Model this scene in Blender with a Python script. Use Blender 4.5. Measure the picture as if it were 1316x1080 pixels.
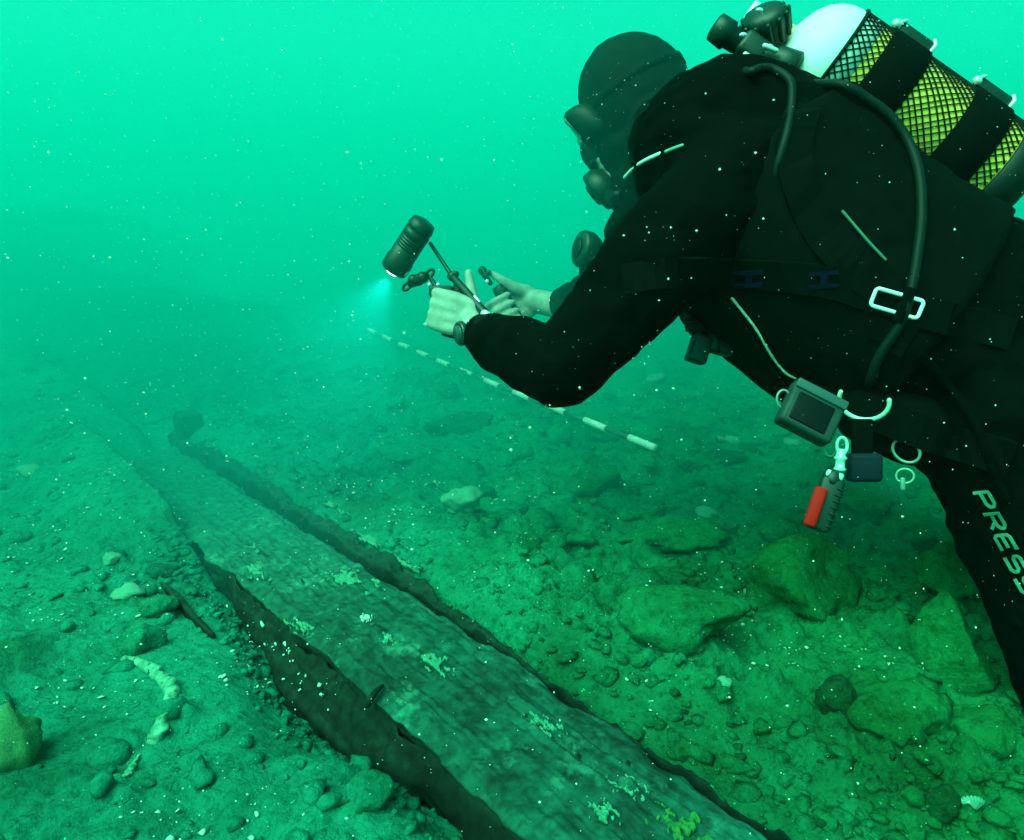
import bpy, bmesh, math, random
import numpy as np
from mathutils import Vector, Matrix, Quaternion

for o in list(bpy.data.objects):
    bpy.data.objects.remove(o, do_unlink=True)
scene = bpy.context.scene
COL = scene.collection
rng = random.Random(11)
nrng = np.random.default_rng(7)
R = math.radians

# water: thin haze everywhere, with a denser added volume to fade the distance
HAZE_COL, HAZE_D = (.003, .62, .55), 0.005
FAR_HAZE_COL, FAR_HAZE_D, FAR_HAZE_Y, FAR_HAZE_TOP = (.002, .665, .61), 0.48, 1.36, 1.70

# ------------------------------------------------------------------ camera
CAM_H = 0.75
PITCH = R(15.5)
W0, H0, FPX = 1316.0, 1080.0, 940.0
cam_d = bpy.data.cameras.new('camera')
cam_d.sensor_width = 36.0
cam_d.lens = 36.0 * FPX / W0
cam_d.clip_start = 0.02
cam_d.clip_end = 500.0
cam = bpy.data.objects.new('camera', cam_d)
COL.objects.link(cam)
cam.location = (0, 0, CAM_H)
cam.rotation_euler = (math.pi / 2 - PITCH, 0, 0)
scene.camera = cam
FWD = Vector((0, math.cos(PITCH), -math.sin(PITCH)))
UPV = Vector((0, math.sin(PITCH), math.cos(PITCH)))
RGT = Vector((1, 0, 0))


def P(px, py, d):
    """World point seen at photo pixel (px, py) at depth d metres in front of the camera."""
    return Vector((0, 0, CAM_H)) + d * (FWD + RGT * ((px - W0 / 2) / FPX) - UPV * ((py - H0 / 2) / FPX))


def G(px, py, z=0.0):
    """Point of the plane at height z seen at photo pixel (px, py)."""
    v = FWD + RGT * ((px - W0 / 2) / FPX) - UPV * ((py - H0 / 2) / FPX)
    d = (z - CAM_H) / v.z
    return Vector((0, 0, CAM_H)) + d * v


# ------------------------------------------------------------------ daylight, already filtered green by the water above
SUN_EL, SUN_AZ = R(58), R(-135)
LAMP_W = 3.2
world = bpy.data.worlds.new('World')
scene.world = world
world.use_nodes = True
wn, wl = world.node_tree.nodes, world.node_tree.links
bg = wn['Background']
sky = wn.new('ShaderNodeTexSky')
sky.sky_type = 'NISHITA'
sky.sun_disc = False
sky.sun_elevation = SUN_EL
sky.sun_rotation = SUN_AZ
sky.air_density = 1.0
sky.dust_density = 4.0
tint = wn.new('ShaderNodeMix')
tint.data_type = 'RGBA'
tint.blend_type = 'MULTIPLY'
tint.inputs[0].default_value = 1.0
tint.inputs[7].default_value = (0.02, 0.80, 0.385, 1)
wl.new(sky.outputs[0], tint.inputs[6])
wl.new(tint.outputs[2], bg.inputs[0])
bg.inputs[1].default_value = 0.15

sun_d = bpy.data.lights.new('sun', 'SUN')
sun_d.energy = 1.5
sun_d.angle = R(52)
sun_d.color = (0.50, 1.0, 0.70)
sun = bpy.data.objects.new('sun', sun_d)
COL.objects.link(sun)
# soft light from high up, behind and left of the camera
sdir = Vector((math.sin(SUN_AZ) * math.cos(SUN_EL), math.cos(SUN_AZ) * math.cos(SUN_EL), math.sin(SUN_EL)))
sun.rotation_euler = sdir.to_track_quat('Z', 'Y').to_euler()
sun.location = sdir * 20

vs = scene.view_settings
scene.display_settings.display_device = 'sRGB'
vs.view_transform = 'Standard'
vs.look = 'None'
vs.exposure = 1.62
vs.gamma = 1.0
vs.use_curve_mapping = False
scene.render.engine = 'CYCLES'
scene.cycles.use_denoising = True
scene.cycles.volume_bounces = 4
scene.cycles.max_bounces = 6
scene.cycles.diffuse_bounces = 2
scene.cycles.glossy_bounces = 2
scene.cycles.transmission_bounces = 4
scene.cycles.transparent_max_bounces = 8
scene.cycles.volume_step_rate = 1.0
scene.cycles.sample_clamp_indirect = 4.0

# ------------------------------------------------------------------ helpers
def pmat(name, col, rough=0.8, spec=0.3, metal=0.0, col2=None, scale=8.0, bump=0.0, bscale=40.0, detail=5.0, emit=None, dist=0.01, lo=0.35, hi=0.65):
    """Principled material whose colour wanders between col and col2 with a noise, plus fine relief."""
    m = bpy.data.materials.new(name)
    m.use_nodes = True
    nt = m.node_tree
    b = nt.nodes['Principled BSDF']
    b.inputs['Base Color'].default_value = (*col, 1)
    b.inputs['Roughness'].default_value = rough
    b.inputs['Specular IOR Level'].default_value = spec
    b.inputs['Metallic'].default_value = metal
    tc = nt.nodes.new('ShaderNodeTexCoord')
    if col2 is not None:
        n = nt.nodes.new('ShaderNodeTexNoise')
        n.inputs['Scale'].default_value = scale
        n.inputs['Detail'].default_value = detail
        nt.links.new(tc.outputs['Object'], n.inputs['Vector'])
        r = nt.nodes.new('ShaderNodeValToRGB')
        r.color_ramp.elements[0].position = lo
        r.color_ramp.elements[1].position = hi
        r.color_ramp.elements[0].color = (*col, 1)
        r.color_ramp.elements[1].color = (*col2, 1)
        nt.links.new(n.outputs['Fac'], r.inputs['Fac'])
        nt.links.new(r.outputs['Color'], b.inputs['Base Color'])
    if bump > 0:
        n2 = nt.nodes.new('ShaderNodeTexNoise')
        n2.inputs['Scale'].default_value = bscale
        n2.inputs['Detail'].default_value = 6.0
        nt.links.new(tc.outputs['Object'], n2.inputs['Vector'])
        bp = nt.nodes.new('ShaderNodeBump')
        bp.inputs['Strength'].default_value = bump
        bp.inputs['Distance'].default_value = dist
        nt.links.new(n2.outputs['Fac'], bp.inputs['Height'])
        nt.links.new(bp.outputs['Normal'], b.inputs['Normal'])
    if emit:
        b.inputs['Emission Color'].default_value = (*emit[0], 1)
        b.inputs['Emission Strength'].default_value = emit[1]
    return m


def link(name, me, mat=None, parent=None):
    o = bpy.data.objects.new(name, me)
    COL.objects.link(o)
    if mat is not None and len(me.materials) == 0:
        me.materials.append(mat)
    if parent is not None:
        o.parent = parent
        o.matrix_parent_inverse = parent.matrix_basis.inverted()
    return o


def from_bm(name, bm, mat=None, parent=None, smooth=True):
    me = bpy.data.meshes.new(name)
    bmesh.ops.recalc_face_normals(bm, faces=bm.faces[:])
    bm.to_mesh(me)
    bm.free()
    if smooth:
        me.polygons.foreach_set('use_smooth', [True] * len(me.polygons))
    return link(name, me, mat, parent)


def from_arrays(name, V, F, mat=None, parent=None, smooth=True):
    me = bpy.data.meshes.new(name)
    V = np.asarray(V, dtype=np.float32)
    F = np.asarray(F, dtype=np.int32)
    k = F.shape[1]
    me.vertices.add(len(V))
    me.vertices.foreach_set('co', V.ravel())
    me.loops.add(F.size)
    me.loops.foreach_set('vertex_index', F.ravel())
    me.polygons.add(len(F))
    me.polygons.foreach_set('loop_start', np.arange(0, F.size, k, dtype=np.int32))
    me.polygons.foreach_set('loop_total', np.full(len(F), k, dtype=np.int32))
    me.polygons.foreach_set('use_smooth', np.full(len(F), smooth))
    me.update(calc_edges=True)
    me.validate()
    return link(name, me, mat, parent)


def tag(o, label=None, cat=None, group=None, kind=None):
    if label: o['label'] = label
    if cat: o['category'] = cat
    if group: o['group'] = group
    if kind: o['kind'] = kind
    return o


def thing(name, loc, label, cat, group=None):
    o = bpy.data.objects.new(name, None)
    o.empty_display_size = 0.05
    COL.objects.link(o)
    o.location = loc
    return tag(o, label, cat, group)


# --- solid primitives written into a bmesh (world coordinates)
def frame_of(t):
    t = t.normalized()
    a = Vector((0, 0, 1)) if abs(t.z) < 0.9 else Vector((1, 0, 0))
    u = t.cross(a).normalized()
    return u, t.cross(u).normalized()


def ball(bm, c, r, seg=20, sc=None, rot=None):
    g = bmesh.ops.create_uvsphere(bm, u_segments=seg, v_segments=max(6, seg // 2), radius=1.0)
    for v in g['verts']:
        p = Vector((v.co.x * (sc[0] if sc else 1), v.co.y * (sc[1] if sc else 1), v.co.z * (sc[2] if sc else 1))) * r
        if rot is not None: p = rot @ p
        v.co = c + p


def tube(bm, pts, radii, seg=14, round_ends=True, closed=False):
    """Round tube along a polyline, rounded at both ends."""
    pts = [Vector(p) for p in pts]
    if not hasattr(radii, '__len__'): radii = [radii] * len(pts)
    radii = list(radii)
    n = len(pts)
    tang = []
    for i in range(n):
        if closed:
            t = pts[(i + 1) % n] - pts[i - 1]
        else:
            t = pts[min(i + 1, n - 1)] - pts[max(i - 1, 0)]
        tang.append(t.normalized())
    u, w = frame_of(tang[0])
    rings = []
    if round_ends and not closed:
        seq = []
        for k in (80, 55, 28):
            seq.append((pts[0] - tang[0] * radii[0] * math.sin(R(k)), radii[0] * math.cos(R(k)), tang[0]))
        for i in range(n): seq.append((pts[i], radii[i], tang[i]))
        for k in (28, 55, 80):
            seq.append((pts[-1] + tang[-1] * radii[-1] * math.sin(R(k)), radii[-1] * math.cos(R(k)), tang[-1]))
    else:
        seq = [(pts[i], radii[i], tang[i]) for i in range(n)]
    prev = seq[0][2]
    for c, r, t in seq:
        q = prev.rotation_difference(t)
        u = (q @ u); u = (u - t * u.dot(t)).normalized()
        w = t.cross(u).normalized()
        prev = t
        rings.append([bm.verts.new(c + (u * math.cos(a) + w * math.sin(a)) * r) for a in [2 * math.pi * k / seg for k in range(seg)]])
    m = len(rings)
    for i in range(m if closed else m - 1):
        a, b = rings[i], rings[(i + 1) % m]
        for k in range(seg):
            bm.faces.new((a[k], a[(k + 1) % seg], b[(k + 1) % seg], b[k]))
    if not closed:
        bm.faces.new(rings[0][::-1]); bm.faces.new(rings[-1])


def lathe(bm, c, axis, prof, seg=32):
    """Turned body: prof = [(offset along axis, radius), ...]."""
    axis = axis.normalized()
    u, w = frame_of(axis)
    rings = []
    for t, r in prof:
        rings.append([bm.verts.new(c + axis * t + (u * math.cos(a) + w * math.sin(a)) * max(r, 1e-4)) for a in [2 * math.pi * k / seg for k in range(seg)]])
    for a, b in zip(rings, rings[1:]):
        for k in range(seg):
            bm.faces.new((a[k], a[(k + 1) % seg], b[(k + 1) % seg], b[k]))
    bm.faces.new(rings[0][::-1]); bm.faces.new(rings[-1])


def obox(bm, c, ax, ay, az, sx, sy, sz, bev=0.0):
    """Oriented box with full sizes sx, sy, sz and bevelled edges."""
    g = bmesh.ops.create_cube(bm, size=1.0)
    vs_ = g['verts']
    M = Matrix((ax.normalized(), ay.normalized(), az.normalized())).transposed()
    if bev > 0:
        for v in vs_: v.co = Vector((v.co.x * sx, v.co.y * sy, v.co.z * sz))
        es = list({e for v in vs_ for e in v.link_edges})
        r_ = bmesh.ops.bevel(bm, geom=es, offset=bev, segments=3, profile=0.5, affect='EDGES')
        allv = {v for f in r_['faces'] for v in f.verts} | {v for v in vs_ if v.is_valid}
        for v in allv: v.co = c + M @ v.co
    else:
        for v in vs_: v.co = c + M @ Vector((v.co.x * sx, v.co.y * sy, v.co.z * sz))


def loft(bm, rings):
    vr = [[bm.verts.new(p) for p in r] for r in rings]
    n = len(vr[0])
    for a, b in zip(vr, vr[1:]):
        for k in range(n):
            bm.faces.new((a[k], a[(k + 1) % n], b[(k + 1) % n], b[k]))
    bm.faces.new(vr[0][::-1]); bm.faces.new(vr[-1])


def catmull(pts, k=6):
    pts = [Vector(p) for p in pts]
    q = [pts[0] * 2 - pts[1]] + pts + [pts[-1] * 2 - pts[-2]]
    out = []
    for i in range(1, len(q) - 2):
        for j in range(k):
            t = j / k
            a, b, c, d = q[i - 1], q[i], q[i + 1], q[i + 2]
            out.append(0.5 * ((2 * b) + (c - a) * t + (2 * a - 5 * b + 4 * c - d) * t * t + (3 * b - a - 3 * c + d) * t ** 3))
    out.append(pts[-1])
    return out


def remeshed(name, bm, voxel, smooth_it, mat, parent=None, fold=None):
    """Fuse overlapping solids into one continuous skin."""
    me = bpy.data.meshes.new(name + '_raw')
    bmesh.ops.recalc_face_normals(bm, faces=bm.faces[:])
    bm.to_mesh(me); bm.free()
    o = bpy.data.objects.new('raw', me)
    COL.objects.link(o)
    r = o.modifiers.new('r', 'REMESH'); r.mode = 'VOXEL'; r.voxel_size = voxel
    s = o.modifiers.new('s', 'SMOOTH'); s.factor = 0.5; s.iterations = smooth_it
    dg = bpy.context.evaluated_depsgraph_get()
    m2 = bpy.data.meshes.new_from_object(o.evaluated_get(dg))
    m2.name = name
    bpy.data.objects.remove(o, do_unlink=True)
    bpy.data.meshes.remove(me)
    if fold is not None:
        n = len(m2.vertices)
        co = np.empty(n * 3, dtype=np.float32); m2.vertices.foreach_get('co', co); co = co.reshape(-1, 3)
        no = np.empty(n * 3, dtype=np.float32); m2.vertices.foreach_get('normal', no); no = no.reshape(-1, 3)
        co = co + no * fold(co)[:, None]
        m2.vertices.foreach_set('co', co.astype(np.float32).ravel())
        m2.update()
    m2.polygons.foreach_set('use_smooth', [True] * len(m2.polygons))
    m2.materials.clear()
    return link(name, m2, mat, parent)


# --- noise (numpy)
_perm = np.random.default_rng(3).permutation(256).astype(np.int64)
_perm = np.concatenate([_perm, _perm, _perm])
_grad = np.random.default_rng(4).normal(size=(256, 3)); _grad /= np.linalg.norm(_grad, axis=1)[:, None]


def noise3(p):
    p = np.asarray(p, dtype=np.float64)
    i = np.floor(p).astype(np.int64); f = p - i
    i &= 255
    u = f * f * f * (f * (f * 6 - 15) + 10)
    out = 0
    for dx in (0, 1):
        wx = u[..., 0] if dx else 1 - u[..., 0]
        for dy in (0, 1):
            wy = u[..., 1] if dy else 1 - u[..., 1]
            for dz in (0, 1):
                wz = u[..., 2] if dz else 1 - u[..., 2]
                h = _perm[_perm[_perm[i[..., 0] + dx] + i[..., 1] + dy] + i[..., 2] + dz]
                g = _grad[h]
                d = g[..., 0] * (f[..., 0] - dx) + g[..., 1] * (f[..., 1] - dy) + g[..., 2] * (f[..., 2] - dz)
                out = out + wx * wy * wz * d
    return out * 1.6


def fbm(p, octv=4, gain=0.5):
    p = np.asarray(p, dtype=np.float64)
    a, s, o = 1.0, 1.0, 0
    for k in range(octv):
        o = o + a * noise3(p * s + 17.3 * k)
        a *= gain; s *= 2.03
    return o


def sstep(a, b, x):
    t = np.clip((x - a) / (b - a), 0, 1)
    return t * t * (3 - 2 * t)


# ------------------------------------------------------------------ the water
def volmat(name, color, dens, aniso):
    m = bpy.data.materials.new(name)
    m.use_nodes = True
    nt = m.node_tree
    nt.nodes.remove(nt.nodes['Principled BSDF'])
    v = nt.nodes.new('ShaderNodeVolumePrincipled')
    nt.links.new(v.outputs[0], nt.nodes['Material Output'].inputs['Volume'])
    v.inputs['Color'].default_value = (*color, 1)
    v.inputs['Density'].default_value = dens
    v.inputs['Anisotropy'].default_value = aniso
    v.inputs['Absorption Color'].default_value = (0, 0, 0, 1)
    return m


def volume_box(name, a, b, m):
    bm = bmesh.new()
    bmesh.ops.create_cube(bm, size=1)
    for v in bm.verts: v.co = Vector([(a[i] + b[i]) / 2 + v.co[i] * (b[i] - a[i]) for i in range(3)])
    return tag(from_bm(name, bm, m, smooth=False), kind='stuff')


volume_box('haze', (-46, -14, -1.6), (46, 62, 2.6), volmat('green_water', HAZE_COL, HAZE_D, 0.1))
volume_box('added_far_haze', (-42, FAR_HAZE_Y, -1.2), (42, 58, FAR_HAZE_TOP), volmat('added_haze_volume', FAR_HAZE_COL, FAR_HAZE_D, 0.05))  # added volume: fades the far seabed while the near water stays clear

# dark plumes of stirred up silt, thinning out towards their edges
M_PLUME = volmat('stirred_silt', (.002, .26, .23), 1.1, 0.0)
for c, r in (((-1.85, 3.75, .12), (.75, .55, .30)), ((-1.35, 3.05, .08), (.42, .34, .20)), ((-3.3, 4.9, .42), (1.2, .7, .45)), ((-2.6, 4.4, .12), (.9, .5, .28))):
    bm = bmesh.new()
    bmesh.ops.create_icosphere(bm, subdivisions=4, radius=1.0)
    co = np.array([v.co[:] for v in bm.verts])
    k = 1 + 0.30 * fbm(co * 1.4 + c[0], 3)
    for v, a, q in zip(bm.verts, co, k): v.co = Vector((c[0] + a[0] * r[0] * q, c[1] + a[1] * r[1] * q, c[2] + a[2] * r[2] * q))
    tag(from_bm('silt_plume', bm, M_PLUME), kind='stuff')

# ------------------------------------------------------------------ seabed
PA = Vector((-0.665, 0.747, 0)).normalized()      # along the sunken plank, away from the camera
PN = Vector((PA.y, -PA.x, 0))                      # across it, to the right
PS = Vector((0.19, 0.74, 0))


def plank_st(x, y):
    dx, dy = x - PS.x, y - PS.y
    return dx * PA.x + dy * PA.y, dx * PN.x + dy * PN.y


def ground_h(x, y):
    x = np.asarray(x, dtype=np.float64); y = np.asarray(y, dtype=np.float64)
    z0 = np.zeros_like(x)
    q = np.stack([x, y, z0], -1)
    s, t = plank_st(x, y)
    right = sstep(0.12, 0.35, t)
    h = 0.03 * fbm(q * 1.1 + 5.1, 3) + 0.016 * fbm(q * 4.0 + 1.7, 3)
    clump = sstep(-0.25, 0.5, fbm(q * 3.1 + 21.0, 3))
    h = h + (0.010 + 0.016 * right) * (0.5 + clump) * fbm(q * 13.0, 4, 0.6) + 0.0055 * (0.4 + clump) * fbm(q * 42.0 + 9, 3, 0.6)
    h = h + 0.012 * clump * np.maximum(0, 0.28 - np.abs(fbm(q * 8.0 + 60.0, 3))) / 0.28
    # rubble slope to the right, bigger swells far away
    h = h + right * (0.02 + 0.045 * np.maximum(0, fbm(q * 2.6 + 40.0, 2)))
    h = h + 0.10 * fbm(q * 0.32 + 3.3, 2) * sstep(3.0, 6.0, y)
    # low dark mounds in the distance
    for (mx, my, rx, ry, mh) in ((-1.75, 3.75, .65, .40, .07), (-1.2, 3.2, .30, .25, .06), (-3.3, 5.1, 1.2, .8, .42), (-0.35, 3.0, .22, .2, .09)):
        e = ((x - mx) / rx) ** 2 + ((y - my) / ry) ** 2
        h = h + mh * np.exp(-e) * (1 + 0.5 * fbm(q * 7.0, 3))
    # hollow washed out along the left edge of the plank
    along = sstep(-0.9, 0.2, s) * (1 - sstep(0.95, 1.35, s))
    wob = 0.03 * noise3(np.stack([s * 4.0, z0, z0 + 3], -1))
    wid = 0.028 + 0.040 * np.exp(-((s - 0.58) / 0.26) ** 2)
    dl = t + 0.150 + wob * 0.5
    pit = np.where(dl > 0, np.exp(-(dl / 0.03) ** 2), np.exp(-(dl / (wid * 1.5)) ** 2))
    h = h - along * (0.050 + 0.060 * np.exp(-((s - 0.55) / 0.35) ** 2)) * pit
    # silt drifted over the far left of the plank
    h = h + 0.090 * sstep(1.12, 1.50, s) * (1 - sstep(-0.01, 0.085, t + 0.03 * noise3(np.stack([s * 3, t * 4, z0], -1)))) * sstep(-0.45, -0.15, t)
    # bed under the plank, narrow groove along its right edge
    under = sstep(-0.15, -0.12, t) * (1 - sstep(0.085, 0.12, t)) * (1 - sstep(1.9, 2.6, s))
    h = h * (1 - 0.8 * under) - 0.075 * under
    h = h + 0.030 * sstep(0.125, 0.155, t) * (1 - sstep(0.2, 0.5, t)) * sstep(-0.1, 0.5, s) * (1 - sstep(2.0, 2.4, s))
    gw = 0.018 + 0.017 * sstep(0.35, 0.9, s)
    groove = np.exp(-(((t - 0.118 - 0.012 * noise3(np.stack([s * 5, z0, z0 + 8], -1))) / gw) ** 2)) * (1 - sstep(2.0, 2.35, s))
    h = h - 0.030 * groove
    return h


def gz(x, y):
    return float(ground_h(np.array([x]), np.array([y]))[0])


def GP(px, py):
    """Seabed point seen at a photo pixel."""
    z = 0.0
    for _ in range(6):
        p = G(px, py, z)
        z = gz(p.x, p.y)
    return Vector((p.x, p.y, z))


def axis_coords(c0, c1, step, lo, hi, grow):
    a = list(np.arange(c0, c1, step))
    v, d = c1, step
    while v < hi:
        a.append(v); d *= grow; v += d
    a.append(hi)
    v, d, b = c0 - step, step, []
    while v > lo:
        b.append(v); d *= grow; v -= d
    b.append(lo)
    return np.array(b[::-1] + a)


gx = axis_coords(-1.5, 1.3, 0.0075, -40, 40, 1.06)
gy = axis_coords(0.55, 2.7, 0.0075, -10, 56, 1.035)
XX, YY = np.meshgrid(gx, gy)
HH = ground_h(XX, YY)
nx, ny = len(gx), len(gy)
idx = np.arange(nx * ny).reshape(ny, nx)
F = np.stack([idx[:-1, :-1], idx[:-1, 1:], idx[1:, 1:], idx[1:, :-1]], -1).reshape(-1, 4)


def silt_material(name, c1, c2, c3, fine=1.0):
    """Soft silt: drifting tones, darker algae film, pale grains; tones follow the place, not the light."""
    m = bpy.data.materials.new(name)
    m.use_nodes = True
    nt = m.node_tree; N = nt.nodes; L = nt.links
    b = N['Principled BSDF']
    b.inputs['Roughness'].default_value = 0.95
    b.inputs['Specular IOR Level'].default_value = 0.08
    geo = N.new('ShaderNodeNewGeometry')

    def nz(scale, det, off=0.0, rough=0.6):
        n = N.new('ShaderNodeTexNoise')
        n.inputs['Scale'].default_value = scale
        n.inputs['Detail'].default_value = det
        n.inputs['Roughness'].default_value = rough
        mp = N.new('ShaderNodeMapping'); mp.inputs['Location'].default_value = (off, off * 2, off)
        L.new(geo.outputs['Position'], mp.inputs['Vector']); L.new(mp.outputs[0], n.inputs['Vector'])
        return n

    def ramp(n, p0, p1, a=(0, 0, 0), c=(1, 1, 1)):
        r = N.new('ShaderNodeValToRGB')
        r.color_ramp.elements[0].position = p0; r.color_ramp.elements[1].position = p1
        r.color_ramp.elements[0].color = (*a, 1); r.color_ramp.elements[1].color = (*c, 1)
        L.new(n.outputs['Fac'], r.inputs['Fac'])
        return r

    def mix(fac, a, c):
        x = N.new('ShaderNodeMix'); x.data_type = 'RGBA'
        if isinstance(fac, float): x.inputs[0].default_value = fac
        else: L.new(fac, x.inputs[0])
        for sock, val in ((x.inputs[6], a), (x.inputs[7], c)):
            if isinstance(val, tuple): sock.default_value = (*val, 1)
            else: L.new(val, sock)
        return x.outputs[2]
    base = ramp(nz(5.0, 9, 2.0, 0.7), 0.36, 0.64, c1, c2).outputs[0]
    film = ramp(nz(2.2, 7, 7.0, 0.65), 0.50, 0.66).outputs[0]
    base = mix(film, base, c3)
    grit = ramp(nz(55.0, 6, 1.0, 0.75), 0.33, 0.52, (0.35, 0.35, 0.35), (1.1, 1.1, 1.1)).outputs[0]
    mul = N.new('ShaderNodeMix'); mul.data_type = 'RGBA'; mul.blend_type = 'MULTIPLY'; mul.inputs[0].default_value = 0.75
    L.new(base, mul.inputs[6]); L.new(grit, mul.inputs[7])
    pale = ramp(nz(120.0, 3, 5.0, 0.6), 0.685, 0.72).outputs[0]
    col = mix(pale, mul.outputs[2], (c2[0] * 2.5, min(1, c2[1] * 2.3), c2[2] * 2.3))
    # greener algae on the rubble side, bluer silt on the open side: a property of the place
    sep = N.new('ShaderNodeSeparateXYZ'); L.new(geo.outputs['Position'], sep.inputs[0])
    wob = nz(1.6, 5, 11.0)
    am = N.new('ShaderNodeMath'); am.operation = 'MULTIPLY_ADD'; am.inputs[1].default_value = 1.1; am.inputs[2].default_value = -0.42
    L.new(wob.outputs['Fac'], am.inputs[0])
    a2 = N.new('ShaderNodeMath'); a2.operation = 'ADD'; L.new(sep.outputs['X'], a2.inputs[0]); L.new(am.outputs[0], a2.inputs[1])
    rg_ = N.new('ShaderNodeMapRange'); rg_.inputs['From Min'].default_value = -0.25; rg_.inputs['From Max'].default_value = 0.75
    L.new(a2.outputs[0], rg_.inputs['Value'])
    gm = N.new('ShaderNodeMix'); gm.data_type = 'RGBA'; gm.blend_type = 'MULTIPLY'
    L.new(rg_.outputs[0], gm.inputs[0]); L.new(col, gm.inputs[6]); gm.inputs[7].default_value = (1.0, 0.95, 0.52, 1)
    L.new(gm.outputs[2], b.inputs['Base Color'])
    h1 = nz(70.0, 8, 0.0, 0.7)
    bp = N.new('ShaderNodeBump')
    bp.inputs['Strength'].default_value = 1.0 * fine; bp.inputs['Distance'].default_value = 0.016
    L.new(h1.outputs['Fac'], bp.inputs['Height'])
    L.new(bp.outputs['Normal'], b.inputs['Normal'])
    return m


M_SILT = silt_material('silt', (0.004, 0.175, 0.108), (0.007, 0.270, 0.176), (0.004, 0.115, 0.058))
M_STONE = silt_material('silted_stone', (0.004, 0.165, 0.090), (0.007, 0.250, 0.148), (0.004, 0.110, 0.048))
M_DSTONE = silt_material('dark_stone', (0.004, 0.075, 0.046), (0.008, 0.140, 0.086), (0.004, 0.062, 0.034))
M_PALE = pmat('pale_stone', (0.03, 0.22, 0.14), 0.9, 0.1, col2=(0.09, 0.34, 0.23), scale=30, bump=0.5, bscale=90, dist=0.004)
M_YELLOW = pmat('ochre_stone', (0.02, 0.15, 0.070), 0.9, 0.1, col2=(0.07, 0.24, 0.10), scale=20, bump=0.5, bscale=80, dist=0.004)

seabed = from_arrays('seabed', np.stack([XX, YY, HH], -1).reshape(-1, 3), F, M_SILT)
tag(seabed, kind='structure')


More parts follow.
